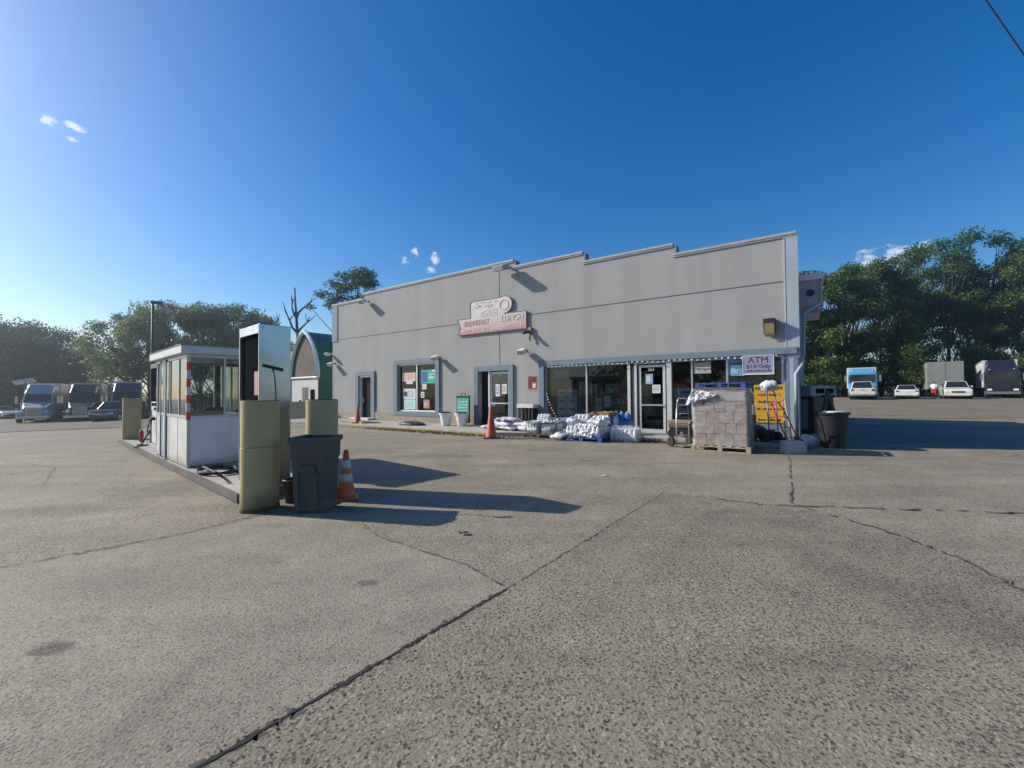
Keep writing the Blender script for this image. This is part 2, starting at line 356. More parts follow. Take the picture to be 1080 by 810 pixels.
def draped(name, poly_fn, xr, yr, st, m, dz):
    b = bmesh.new(); vv = {}
    x = xr[0]
    def V(i, j):
        if (i, j) not in vv:
            X, Y = xr[0]+i*st, yr[0]+j*st; vv[(i, j)] = b.verts.new((X, Y, terrain(X, Y)+dz))
        return vv[(i, j)]
    for i in range(int((xr[1]-xr[0])/st)):
        for j in range(int((yr[1]-yr[0])/st)):
            if poly_fn(xr[0]+(i+.5)*st, yr[0]+(j+.5)*st): b.faces.new((V(i, j), V(i+1, j), V(i+1, j+1), V(i, j+1)))
    me = bpy.data.meshes.new(name); b.to_mesh(me); b.free(); me.materials.append(m)
    for p in me.polygons: p.use_smooth = True
    o = bpy.data.objects.new(name, me); COL.objects.link(o); return struct(o)
draped('parking_lot', lambda x, y: y > 20 + .25*(x+14)*0 and x < -12 and y > 17-(x+12)*.02, (-110, -10), (16, 80), 2, g_farlot, .02)
draped('gravel_lot', lambda x, y: True, (12, 110), (22, 60), 2, paving('gravel_lot', (.235, .19, .135), (.11, .09, .07), (.34, .30, .24), 20, .25, .6, .2), .02)
crack_m = mat('crack_filler', (.02, .019, .018), .9, var=.3)
seam_m = mat('seam', (.075, .07, .064), .9, var=.3)
def crack(name, pts, w, seed=1, j=.012, n=24, z=.012, m=None, gap=0.):
    r = random.Random(seed); b = bmesh.new()
    P = wob(pts, n, j, seed); prev = None
    for i, (x, y) in enumerate(P):
        a = P[max(0, i-1)]; c = P[min(len(P)-1, i+1)]; d = Vector((c[0]-a[0], c[1]-a[1])).normalized()
        ww = w*r.uniform(.35, 1.5)/2
        if i in (0, len(P)-1): ww *= .2
        cur = (b.verts.new((x-d.y*ww, y+d.x*ww, z)), b.verts.new((x+d.y*ww, y-d.x*ww, z)))
        if prev and r.random() > gap: b.faces.new((prev[0], prev[1], cur[1], cur[0]))
        prev = cur
    bmesh.ops.recalc_face_normals(b, faces=b.faces)
    me = bpy.data.meshes.new(name); b.to_mesh(me); b.free(); me.materials.append(m or crack_m)
    o = bpy.data.objects.new(name, me); COL.objects.link(o); return struct(o)
crack('expansion_joint', [(-3.5, -1.0), (-1.256, 1.754), (-.047, 3.278)], .022, 2, .004, 60)
crack('joint_spall', [(-3.5, -1.0), (-1.256, 1.754), (-.047, 3.278)], .05, 22, .012, 90, z=.009, m=seam_m, gap=.5)
crack('expansion_joint', [(-.047, 3.278), (1.2, 4.95), (2.23, 6.336)], .010, 3, .006, 40, m=seam_m, gap=.1)
crack('pavement_crack', [(-.047, 3.278), (-.397, 3.728), (-1.393, 4.473), (-1.742, 4.929)], .012, 4, .012, 14, m=seam_m, gap=.25)
crack('pavement_crack', [(-9, .3), (-4.458, 3.736), (-3.55, 4.607), (-3.139, 5.342), (-2.6, 5.35)], .016, 5, .012, 26, m=crack_m)
crack('pavement_crack', [(6.35, 9.9), (6.009, 9.279), (3.676, 5.656)], .016, 6, .01, 22, m=seam_m, gap=.2)
crack('pavement_crack', [(2.6, 6.1), (3.28, 5.619), (4.5, 5.45), (6.139, 5.156), (8.5, 4.8)], .03, 7, .02, 16, gap=.1)
crack('pavement_crack', [(3.676, 5.656), (3.95, 4.6), (3.95, 3.8), (3.72, 2.97)], .03, 8, .02, 18, m=seam_m, gap=.1)
crack('pavement_crack', [(-2.4, 9.2), (.6, 11.0), (3.5, 12.1)], .014, 9, .03, 22, m=seam_m, gap=.3)
crack('pavement_crack', [(-5, 11.2), (-1, 10.2), (2.1, 9.2), (6, 9.3)], .014, 10, .05, 18, m=seam_m, gap=.35)
crack('pavement_crack', [(-14, 11), (-9.5, 8.9), (-7.3, 6.5), (-9.5, 4.2)], .012, 11, .04, 18, m=seam_m, gap=.3)
crack('pavement_crack', [(7, 10.4), (10, 9.6), (14, 9.9), (22, 8.8)], .02, 12, .05, 18, m=seam_m, gap=.25)

# ------------------------------------------------------------------ STORE
# sidewalk
sb = MB()
sb.prism([(-.5, .02), (22.6, .02), (22.6, 2.3), (8.5, 2.3), (6.0, 1.15), (-.5, 1.0)], 'z', 0.0, .13)
sw = struct(sb.build('sidewalk', conc, bevel=.02)); sw.location = S(0); sw.rotation_euler = (0, 0, FANG)
yb = MB(); yb.prism([(8.6, 2.31), (16.5, 2.31), (16.5, 2.40), (8.6, 2.40)], 'z', 0, .115)
yk = struct(yb.build('kerb', mat('faded_yellow_kerb', (.36, .30, .16), .85, var=.35, scale=5, bump=.4), bevel=.02)); yk.location = S(0); yk.rotation_euler = (0, 0, FANG)

store = thing('store_building', 'long grey stucco store with stepped parapet and blue-grey trimmed windows', 'building', S(0), FANG)
prof = [(-.32, 2.88, 5.82), (2.88, 6.03, 6.16), (6.03, 9.08, 6.52), (9.08, 18.97, 6.80), (18.97, 21.8, 6.53)]
holes = [(18.25, 19.3, .0, 2.45), (13.54, 16.16, .62, 2.92), (9.4, 10.99, .0, 2.4), (.02, 7.73, .0, 2.51)]
cuts = sorted(set([a for p in prof for a in p[:2]]+[a for h in holes for a in h[:2]]))
fb = MB()
for a, c in zip(cuts, cuts[1:]):
    mid = (a+c)/2; top = [p[2] for p in prof if p[0] <= mid < p[1]][0]; z = 0.
    for h in [h for h in holes if h[0] <= mid < h[1]]:
        if h[2] > z: fb.box(a, c, -.25, 0, z, h[2])
        z = h[3]
    fb.box(a, c, -.25, 0, z, top)
fb.build('front_wall', stucco, store)
wb = MB(); DP = 12.
wb.box(-.3, 0.0, -DP, -.25, 0, 4.6); wb.box(21.5, 21.8, -DP, -.25, 0, 4.6); wb.box(0, 21.5, -DP, -DP+.25, 0, 4.6)
wb.build('side_wall', mat('side_stucco', (.30, .31, .32), .9, var=.1, scale=1.5), store)
MB().box(-.3, 21.8, -DP, -.252, 4.603, 4.78).build('roof', mat('roof_felt', (.12, .12, .12), .9), store)
MB().box(.0, 21.5, -DP+.25, -.25, .0, .12).build('shop_floor', mat('shop_floor', (.22, .21, .2), .4), store)
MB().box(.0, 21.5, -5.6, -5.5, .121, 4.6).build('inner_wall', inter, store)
# parapet caps following each step
cb = MB()
for i, (a, c, h) in enumerate(prof):
    cb.box(a+(.0 if i == 0 else .06), c+(.06 if i < 4 else .04), -.30, .055, h+.002, h+.075)
    cb.box(a+(.0 if i == 0 else .06), c+(.06 if i < 4 else .04), .0, .035, h-.05, h-.001)
cb.build('parapet_cap', mat('cap_grey', (.36, .375, .38), .6, var=.2, wear=(.15, .11, .08), wscale=6, wlev=.64), store)
for i in range(1, 5):
    eb = MB()
    a = prof[i][0]; h0, h1 = sorted((prof[i-1][2], prof[i][2]))
    lo = prof[i-1][2] < prof[i][2]
    eb.box(a-.05, a-.002, -.29, .04, h0+.08, h1+.0) if lo else eb.box(a+.002, a+.05, -.29, .04, h0+.08, h1)
    eb.build('parapet_step', trim, store)
gv_ = MB(); gv_.box(0, 21.3, .001, .006, 4.535, 4.56); gv_.box(9.86, 9.885, .001, .006, 2.65, 6.74)
gv_.build('control_joint', mat('joint_dark', (.075, .08, .085), .9), store)
cs = MB(); cs.box(-.36, -.06, .003, .03, 2.42, 5.76); cs.box(-.21, -.12, .003, .028, 0.02, 2.41)
cs.build('corner_trim', trim_lt, store)
cs = MB(); cs.box(-.119, -.0, .003, .026, .02, 2.41); cs.box(-.32, -.211, .003, .026, .02, 2.41); cs.build('corner_trim', trim, store)  # darker strips put the shade of the recessed column into the colour
MB().box(-.058, -.035, .003, .04, 2.5, 5.76).build('corner_seam', mat('seam_white', (.5, .52, .52), .6), store)
MB().box(21.3, 21.83, .003, .03, 4.45, 6.45).build('corner_trim', trim, store)
kb = MB()
for a, c in ((10.99+.25, 13.0), (13.0, 18.0), (19.6, 21.8)): kb.box(a, c, .002, .05, .13, .56 if c < 19 else .5)
kb.build('wall_skirt', skirt_m, store, bevel=.01)
# trims round the openings
def frame_trim(a0, a1, z0, z1, b0, b1, y0, y1, d=.07, sill=True):
    t = MB(); t.box(a0, b0, .002, d, z0, z1-.0); t.box(b1, a1, .002, d, z0, z1); t.box(b0, b1, .002, d, y1, z1)
    if sill: t.box(b0, b1, .002, d, z0, y0)
    return t.build('opening_trim', trim, store, bevel=.008)
frame_trim(17.95, 19.6, .13, 2.67, 18.25, 19.3, 0, 2.45, sill=False)
frame_trim(13.28, 16.45, .41, 3.14, 13.54, 16.16, .62, 2.92)
frame_trim(9.17, 11.22, .13, 2.63, 9.4, 10.99, 0, 2.4, sill=False)
t = MB(); t.box(-.30, 7.73, .031, .085, 2.511, 2.70); t.box(7.73, 7.97, .002, .085, .13, 2.70); t.build('opening_trim', trim, store, bevel=.008)
# storefront
lw = MB(); lw.box(.02, 3.12, -.2, -.03, .13, .55); lw.box(4.4, 7.73, -.2, -.03, .13, .50)
lw.build('low_wall', mat('low_wall_blue', (.17, .23, .28), .7, var=.2, scale=4), store)
def window(parts, panes):
    f = MB()
    for b in parts: f.box(*b)
    o = f.build('window_frame', alu, store, bevel=.004)
    for (a, c, z0, z1, y) in panes: MB().box(a, c, y-.006, y, z0, z1).build('pane', glassm, o)
    return o
window([(.02, .08, -.15, -.05, .55, 2.5), (.08, 3.05, -.15, -.07, .551, .60), (.08, 3.05, -.15, -.07, 2.44, 2.5), (1.42, 1.48, -.15, -.07, .6, 2.44), (2.42, 2.47, -.15, -.07, .6, 2.44)],
       [(.08, 1.42, .6, 2.44, -.11), (1.48, 2.42, .6, 2.44, -.11), (2.47, 3.05, .6, 2.44, -.11)])
window([(7.66, 7.73, -.15, -.07, .5, 2.5), (4.50, 7.66, -.15, -.07, .501, .55), (4.50, 7.66, -.15, -.07, 2.44, 2.5), (6.0, 6.06, -.15, -.065, .55, 2.44)],
       [(6.06, 7.66, .55, 2.44, -.11), (4.50, 6.0, .55, 2.44, -.11)])
window([(13.54, 13.6, -.12, -.04, .62, 2.92), (16.1, 16.16, -.12, -.04, .62, 2.92), (13.6, 16.1, -.12, -.04, .62, .68), (13.6, 16.1, -.12, -.04, 2.86, 2.92), (14.82, 14.9, -.12, -.035, .68, 2.86)],
       [(13.6, 14.82, .68, 2.86, -.09), (14.9, 16.1, .68, 2.86, -.09)])
# doors
wdoor = mat('door_white', (.66, .68, .68), .4, .3, var=.08)
def glass_door(a0, a1, y, z1=2.38, rail=1.06, ty=.05, name='door'):
    d = MB(); s_ = .075
    d.box(a0, a0+s_, y-ty, y, .135, z1); d.box(a1-s_, a1, y-ty, y, .135, z1); d.box(a0+s_, a1-s_, y-ty, y, .135, .27); d.box(a0+s_, a1-s_, y-ty, y, z1-.08, z1)
    o = d.build(name, wdoor, store, bevel=.004)
    MB().box(a0+s_, a1-s_, y-.03, y-.024, .27, z1-.08).build('pane', glassm, o)
    MB().box(a0+.05, a1-.05, y+.02, y+.055, rail-.025, rail+.025).build('push_bar', alu, o)
    return o
glass_door(3.26, 4.12, -.06)
jb = MB(); jb.box(3.05, 3.2, -.18, .0, .13, 2.5); jb.box(4.18, 4.26, -.18, -.02, .13, 2.5); jb.box(4.40, 4.50, -.18, -.02, .501, 2.5); jb.box(3.2, 4.18, -.18, -.06, 2.42, 2.5)
jb.build('door_frame', wdoor, store, bevel=.004)
MB().box(4.26, 4.40, -.16, -.05, .13, 2.5).build('door_frame', mat('bronze', (.06, .055, .055), .5), store)
glass_door(9.44, 10.42, -.08, 2.36)
jb = MB(); jb.box(10.42, 10.50, -.2, -.02, .13, 2.4); jb.box(9.4, 9.44, -.2, -.02, .13, 2.4); jb.build('door_frame', wdoor, store, bevel=.004)
MB().box(10.5, 10.99, -.24, -.20, .13, 2.4).build('gap_shade', mat('gap_dark', (.015, .016, .018), .7, spec=.15), store)  # dark sheet standing in for the unlit open gap beside the door
jb = MB(); jb.box(18.25, 18.33, -.2, -.01, .13, 2.45); jb.box(19.2, 19.3, -.2, -.01, .13, 2.45); jb.box(18.33, 19.2, -.2, -.01, 2.37, 2.45); jb.build('door_frame', wdoor, store, bevel=.004)
dl = MB().box(18.33, 19.2, -.17, -.13, .14, 2.37).build('door', mat('black_door', (.012, .013, .016), .7, spec=.15), store)
MB().box(19.08, 19.12, -.13, -.07, 1.0, 1.3).build('handle', alu, dl)
MB().box(17.9, 19.5, .02, .5, .131, .24).build('door_step', offwh, store, bevel=.01)
# eave and downspout on the right side
ev = MB(); ev.box(-.80, -.345, -2.4, -1.0, 3.95, 4.68); o = ev.build('eave_box', mat('eave_paint', (.42, .45, .47), .7, var=.15), store)
gt = MB(); gt.prism([(-.95, 4.83), (-.93, 4.68), (-.345, 4.68), (-.345, 4.86)], 'y', -9.6, -.85); gt.build('gutter', white, store)
gt = MB(); gt.tube([(-.86, -.95, 4.68), (-.86, -.92, 4.0), (-.46, -.4, 3.65), (-.44, -.20, 2.5), (-.40, -.02, 2.2), (-.26, .1, 1.95), (-.26, .1, .2)], .045, 8); gt.build('downspout', trim_lt, store, smooth=True)
vt = MB(); vt.tube([(-.62, -.99, 4.32), (-.62, -.94, 4.32)], .1, 12); vt.build('vent', dark, store)

# shop stock seen through the glass (each stack of cartons is a thing)
box_bl = mat('carton_paleblue', (.45, .53, .62), .6, var=.15, scale=8); box_pr = mat('carton_print', (.05, .12, .34), .6)
def carton_stack(label, t0, out, w, d, h, rows, cols, z0=.12, m=box_bl, pr=box_pr, group='carton stacks inside the shop windows'):
    r = thing('carton_stack', label, 'cartons', S(t0, out, z0), FANG, group)
    for i in range(cols):
        for j in range(rows):
            c = MB().box(i*w+.006, (i+1)*w-.006, -d, 0, j*h+.003, (j+1)*h-.003).build('carton', m, r, bevel=.006)
            MB().box(i*w+w*.2, i*w+w*.8, .001, .003, j*h+h*.3, j*h+h*.6).build('print', pr, c)
    return r
carton_stack('pale blue printed cartons stacked behind the left storefront pane', 6.55, -.35, .42, .35, .30, 5, 2, .12)
carton_stack('pale blue cartons stacked behind the pane right of the glass shop door', 2.45, -.3, .5, .35, .25, 6, 1, .12)
carton_stack('small grey cartons behind the wide middle storefront pane', 5.55, -.35, .3, .3, .33, 3, 1, .3, m=mat('carton_grey', (.4, .42, .46), .6), pr=mat('carton_teal', (.1, .3, .33), .6))
def shelf_unit(label, t0, t1, out):
    r = thing('display_shelf', label, 'shelf', S(t0, out, .12), FANG, 'display shelves inside the shop')
    w = t1-t0; b = MB(); b.box(0, w, -.4, -.37, 0, 1.7)
    for z in (.1, .5, .9, 1.3): b.box(0, w, -.37, 0, z, z+.03)
    b.build('frame', mat('shelf_grey', (.25, .25, .24), .6), r)
    rr = random.Random(int(t0*10)); cols = [(.35, .06, .05), (.5, .45, .1), (.08, .2, .4), (.5, .5, .48), (.1, .3, .12), (.4, .22, .08)]
    for z in (.13, .53, .93, 1.33):
        x = .03
        while x < w-.25:
            ww = rr.uniform(.12, .24); k = rr.randrange(6)
            MB().box(x, x+ww-.02, -.3, -.05, z, z+rr.uniform(.15, .3)).build('goods', mat('goods_%d' % k, cols[k], .5), r); x += ww
shelf_unit('goods shelf inside the shop behind the left storefront pane', 6.2, 7.6, -1.0)
shelf_unit('goods shelf inside the shop behind the middle storefront pane', 4.5, 5.9, -1.1)
shelf_unit('goods shelf inside the shop behind the right storefront windows', .6, 2.1, -.9)
rc = MB(); rc.blob((0, 0, 0), (.28, .12, .17), 3, .06, 4)
o = tag(rc.build('red_cushion', mat('red_cloth', (.35, .02, .03), .7), smooth=True), 'dark red bundle on top of cartons behind shop glass', 'bundle'); o.location = S(2.68, -.42, 1.80)
o.rotation_euler = (0, 0, FANG)

# posters on the glass
def poster(label, t0, t1, z0, z1, out, c, marks=(), cat='poster', grp='posters on the shop glass and walls', border=None):
    r = thing('poster', label, cat, S((t0+t1)/2, out, z0), FANG, grp)
    w = t1-t0; h = z1-z0
    MB().box(-w/2, w/2, 0, .008, 0, h).build('sheet', mat('poster_%02x%02x%02x' % tuple(int(x*255) for x in c), c, .6, var=.2, scale=12), r)
    for i, (x0, x1, y0, y1, mc) in enumerate(marks):
        MB().box(w/2-x1*w, w/2-x0*w, .009, .011, y0*h, y1*h).build('print', mat('ink_%02x%02x%02x' % tuple(int(x*255) for x in mc), mc, .6), r)
    return r
RD = (.55, .06, .05); BK = (.03, .03, .04); NV = (.03, .08, .35); WH = (.75, .75, .73); TL = (.05, .42, .40)
def lines(rr, n, c, y0=.15, y1=.85, x0=.1, x1=.9):
    out = []
    for i in range(n):
        y = y1-(y1-y0)*(i+.5)/n; k = rr.randrange(3, 6); x = x0
        for q in range(k):
            e = min(x1, x+(x1-x0)/k*rr.uniform(.5, .95)); out.append((x, e, y-.028, y+.028, c)); x += (x1-x0)/k
    return out
rr = random.Random(5)
Y1 = -.085
poster('red and cream printed poster high in the left pane of the square window', 15.0, 15.95, 2.08, 2.5, Y1, (.70, .52, .44), lines(rr, 3, RD, .2, .85))
poster('small white paper under the red and cream poster', 15.2, 15.65, 1.95, 2.079, Y1, WH, lines(rr, 2, NV))
poster('teal and blue banner poster in the right pane of the square window', 13.62, 14.62, 1.96, 2.6, Y1, (.04, .40, .36), [(.02, .45, .1, .85, (.02, .12, .38)), (.5, .9, .35, .5, (.4, .7, .6)), (.55, .95, .62, .7, (.4, .7, .6)), (.75, 1, .86, .98, WH)])
poster('pale blue lottery style poster low in left pane of square window', 15.0, 15.85, 1.22, 1.72, Y1, (.62, .72, .72), lines(rr, 4, NV)+[(.05, .3, .3, .7, BK)])
poster('pale green poster at the foot of left pane of square window', 15.0, 15.85, .72, 1.2, Y1, (.50, .70, .66), lines(rr, 3, (.1, .35, .33)))
poster('white notice sheet under the teal banner', 14.25, 14.55, 1.68, 1.93, Y1, WH, lines(rr, 3, BK))
poster('small blue framed notice in right pane of square window', 14.4, 14.62, 1.28, 1.56, Y1, WH, [(.25, .75, .15, .85, (.1, .25, .5))])
poster('brown picture poster at the foot of right pane of square window', 14.05, 14.45, .78, 1.2, Y1, (.35, .2, .15), [(.1, .5, .2, .7, (.6, .4, .35)), (.55, .9, .3, .8, (.5, .3, .22))])
poster('red and black poster on the grey wall beside the storefront', 8.1, 8.49, 1.62, 2.14, .004, (.45, .10, .09), [(.05, .45, .08, .95, (.12, .02, .03)), (.5, .92, .55, .9, (.03, .02, .02)), (.55, .9, .12, .42, (.8, .6, .55))])
poster('faded pink sign hanging inside the left storefront pane', 6.75, 7.45, 2.02, 2.38, -.14, (.32, .08, .12), lines(rr, 4, (.7, .4, .45)))
poster('white notice on the glass shop door', 3.42, 3.68, 1.45, 1.72, -.082, WH, lines(rr, 4, BK))
poster('pale blue picture poster on the glass shop door', 3.66, 3.90, 1.75, 2.08, -.082, (.28, .42, .55), [(.15, .6, .2, .8, (.55, .65, .72))])
poster('white paper with print on the left half of centre door', 9.95, 10.17, 1.35, 1.85, -.102, WH, lines(rr, 6, NV))
poster('white paper with print on the right half of centre door', 9.6, 9.84, 1.45, 1.85, -.102, WH, lines(rr, 5, BK))
poster('small white card low on centre door', 10.22, 10.32, .95, 1.1, -.102, WH)
poster('beige poster high in the window right of shop door', 1.9, 2.4, 2.05, 2.40, -.105, (.42, .40, .30), [(.2, .8, .3, .6, (.35, .42, .4))])
poster('large pale blue poster behind the blue pallet', 1.0, 1.42, 1.95, 2.42, -.105, (.12, .34, .50), [(.08, .92, .7, .85, (.05, .14, .2)), (.1, .6, .15, .5, (.25, .5, .65))])
poster('white price card in the middle storefront pane', 5.15, 5.38, .98, 1.35, -.13, (.62, .66, .62), lines(rr, 2, BK))
dm = mat('door_number_white', (.7, .7, .72), .5)
text('363', .14, dm, thing('door_number', 'white hand painted street number at the top of glass shop door', 'number', S(3.72, -.055, 2.22), FANG), (0, 0, 0), TF, ext=.002, shear=.2)
text('363', .10, dm, thing('door_number', 'white street number at the top of centre door', 'number', S(9.9, -.075, 2.22), FANG), (0, 0, 0), TF, ext=.002)

# string lights
def string_lights(label, pts, n, r=.022):
    t = thing('string_lights', label, 'string lights', S(0), FANG, 'string lights round the shop windows')
    MB().tube(pts, .007, 5).build('wire', dark, t)
    tot = sum((Vector(b)-Vector(a)).length for a, b in zip(pts, pts[1:])); proto = None
    for k in range(n):
        d = tot*(k+.5)/n
        for a, b in zip(pts, pts[1:]):
            L = (Vector(b)-Vector(a)).length
            if d <= L: break
            d -= L
        p = Vector(a).lerp(Vector(b), min(1, d/L))
        if proto is None:
            m = MB(); m.blob((0, 0, 0), (r*1.9, r, r), 1); proto = m.build('bulb', mat('bulb_white', (.85, .86, .84), .3), t, smooth=True); c = proto
        else: c = proto.copy(); COL.objects.link(c); c.parent = t
        c.location = p+Vector((0, .01, random.uniform(-.012, .006)))
ZL = 2.475
string_lights('white bulbs strung along the top of the long storefront', [(x, .095, ZL+.02*math.sin(x*5)) for x in [.1+i*.3 for i in range(26)]], 44)
string_lights('white bulbs running down the left jamb of the storefront', [(7.64, .0, 2.44-.2*i) for i in range(10)], 16, .018)
string_lights('white bulbs hanging loosely across the left storefront corner', [(7.64, .03, 1.5), (7.55, .03, 1.2), (7.42, .03, .9), (7.25, .03, .6), (7.15, .04, .35)], 11, .02)
string_lights('white bulbs along the top of the square window', [(13.6+.25*i, .08, 2.885+.015*math.sin(i*2)) for i in range(11)], 13)
string_lights('white bulbs down the left jamb of the square window', [(16.12, .01, 2.85-.22*i) for i in range(11)], 12, .02)

# wall lamps
lampw = mat('lamp_white', (.68, .68, .64), .5, var=.1)
def floodlight(label, t0, z, sc=1., group='white floodlights on the front wall'):
    r = thing('floodlight', label, 'wall light', S(t0, 0, z), FANG, group)
    b = MB(); b.tube([(0, .0, 0), (0, .03, 0)], .07, 14); b.tube([(0, .03, 0), (0, .15, .0)], .02, 8); b.build('bracket', lampw, r)
    M = Matrix.Translation((0.0, .12, .0)) @ Euler((rad(-24), 0, rad(8))).to_matrix().to_4x4()
    h = MB(); h.hexa([M @ Vector(p) for p in ((-.12, 0, -.07), (.12, 0, -.07), (.16, .34, -.1), (-.16, .34, -.1))], [M @ Vector(p) for p in ((-.12, 0, .07), (.12, 0, .07), (.16, .34, .1), (-.16, .34, .1))])
    h.build('housing', lampw, r, bevel=.02)
    l_ = MB(); l_.hexa([M @ Vector(p) for p in ((-.13, .341, -.08), (.13, .341, -.08), (.13, .347, -.08), (-.13, .347, -.08))], [M @ Vector(p) for p in ((-.13, .341, .08), (.13, .341, .08), (.13, .347, .08), (-.13, .347, .08))])
    l_.build('lens', mat('lamp_lens', (.4, .42, .42), .15), r); r.scale = (sc,)*3; return r
f0 = floodlight('white floodlight at the parapet step on the upper left', 18.6, 6.42, 1.15)
dup(f0, 'white floodlight at the far left corner of the store', S(21.6, 0, 3.25), scale=.95)
dup(f0, 'white floodlight above the right corner of the square window', S(13.35, 0, 3.17), scale=.95)
dup(f0, 'white floodlight just left of the long storefront', S(8.62, 0, 3.17), scale=1.0)
r = thing('box_floodlight', 'large weathered box floodlight on the parapet above the sign', 'wall light', S(9.42, 0, 6.5), FANG)
b = MB(); b.box(-.03, .03, 0, .3, .1, .16); b.build('arm', trim, r)
M = Matrix.Translation((0.1, .3, .0)) @ Euler((rad(-18), 0, 0)).to_matrix().to_4x4()
MB().box(-.32, .22, -.12, .36, -.09, .12, M).build('housing', mat('lamp_tan', (.42, .41, .37), .6, var=.15), r, bevel=.03)
MB().box(-.28, .18, .361, .37, -.07, .1, M).build('lens', mat('lamp_lens', (.4, .42, .42), .15), r)
r = thing('wall_pack_light', 'dark bronze wall light with amber lens by the right corner', 'wall light', S(.33, 0, 3.1), FANG)
MB().prism([(0.001, .0), (.12, .0), (.26, .3), (.26, .42), (.001, .42)], 'x', -.15, .15).build('housing', dark, r, bevel=.015)
MB().prism([(.10, -.08), (.17, .0), (.275, .28), (.24, .28), (.125, -.001)], 'x', -.12, .12).build('lens', mat('amber_lens', (.42, .32, .16), .2), r)
def cctv(label, t0, z):
    r = thing('security_camera', label, 'camera', S(t0, 0, z), FANG, 'security cameras on the front wall')
    MB().box(-.08, .08, 0, .1, -.12, .12).build('bracket', mat('cam_red', (.35, .18, .18), .5), r, bevel=.01)
    MB().box(-.06, .06, .1, .4, -.05, .05, Euler((rad(-20), 0, rad(-20))).to_matrix().to_4x4()).build('housing', dark, r, bevel=.02)
    MB().tube([(0, .05, -.12), (-.02, .12, -.32), (-.04, .1, -.42)], .03, 8).build('sensor', dark, r)
cctv('small dark security camera below the right end of the sign', 8.35, 3.92)
r = thing('security_camera', 'white dome camera high on the far left corner', 'camera', S(21.9, .05, 3.75), FANG, 'security cameras on the front wall')
MB().blob((0, .2, 0), (.14, .2, .1), 2).build('housing', white, r, smooth=True); MB().tube([(0, -.1, .05), (0, .15, .03)], .03, 8).build('bracket', white, r)

# main sign
SG = thing('shop_sign', 'faded pink and cream shop sign with rounded end above the centre door', 'sign', S(10.31, -.065, 4.37), FANG)
pts = [(-1.80, -.34), (1.80, -.34), (1.66, 0), (1.80, .34), (1.08, .34), (1.08, .98)]
pts += [(1.0, 1.04), (-.45, 1.04)]
for k in range(9):
    a = PI/2+PI*k/8*1.0; pts.append((-.72+.40*math.cos(a)*1.0, .72+.36*math.sin(a)))
pts += [(-.72, .35), (-1.80, .35)]
signm = bpy.data.materials.new('faded_sign'); signm.use_nodes = True; n_ = signm.node_tree.nodes; l_ = signm.node_tree.links
tcx = n_.new('ShaderNodeTexCoord'); sp = n_.new('ShaderNodeSeparateXYZ'); l_.new(tcx.outputs['Object'], sp.inputs[0])
nn = n_.new('ShaderNodeTexNoise'); nn.inputs['Scale'].default_value = 7; nn.inputs['Detail'].default_value = 7; l_.new(tcx.outputs['Object'], nn.inputs[0])
ma = n_.new('ShaderNodeMath'); ma.operation = 'MULTIPLY_ADD'; ma.inputs[1].default_value = .9; l_.new(nn.outputs[0], ma.inputs[0]); l_.new(sp.outputs[2], ma.inputs[2])
cr = n_.new('ShaderNodeValToRGB'); l_.new(ma.outputs[0], cr.inputs[0]); E_ = cr.color_ramp.elements
E_[0].position = .08; E_[0].color = (.50, .17, .19, 1); E_[1].position = .95; E_[1].color = (.60, .56, .54, 1)
e = E_.new(.32); e.color = (.55, .33, .35, 1); e = E_.new(.6); e.color = (.58, .47, .46, 1)
l_.new(cr.outputs[0], n_['Principled BSDF'].inputs['Base Color'])
SB = MB().prism(pts, 'y', 0.08, .14); SB.build('board', signm, SG)
rim = MB(); pp = pts+[pts[0]]
rim.tube([(x, .14, z) for x, z in pp], .018, 5); rim.build('rim', mat('sign_rim', (.25, .18, .18), .6), SG)
ring = MB(); ring.tube([(-.74+.22*math.cos(a*PI/10), .146, .70+.2*math.sin(a*PI/10)) for a in range(21)], .012, 5); ring.build('ring_emblem', mat('sign_rose', (.5, .3, .33), .6), SG)
sgd = mat('sign_ink_dark', (.22, .18, .18), .7, var=.7, scale=20); sgw = mat('sign_ink_white', (.66, .60, .57), .7, var=.25); sgo = mat('sign_ink_olive', (.34, .25, .19), .7, var=.6, scale=18)
text('CAFE', .36, sgw, SG, (.05, .146, .47), TF, shear=.25, bold=.01); text('CAFE', .37, sgd, SG, (.075, .142, .455), TF, shear=.25)
text('BREAKFAST', .30, sgo, SG, (.72, .144, .10), TF, wscale=.9, bold=.004); text('LUNCH', .32, sgd, SG, (-1.15, .144, .13), TF, wscale=1.0); text('LUNCH', .32, sgw, SG, (-1.13, .146, .145), TF)
text('HOT & COLD SANDWICHES', .22, sgw, SG, (.0, .145, -.2), TF, bold=.003, wscale=1.12)
rr = random.Random(12); wm = MB()
for k in range(46):       # flaked lettering on the upper board, beyond reading
    x = rr.uniform(-.5, .95); z = rr.choice((.7, .78, .87, .93))+rr.uniform(-.02, .02); w = rr.uniform(.03, .11); h = rr.uniform(.012, .03)
    wm.box(x, x+w, .141, .146, z, z+h, )
wm.build('worn_lettering', sgd, SG)

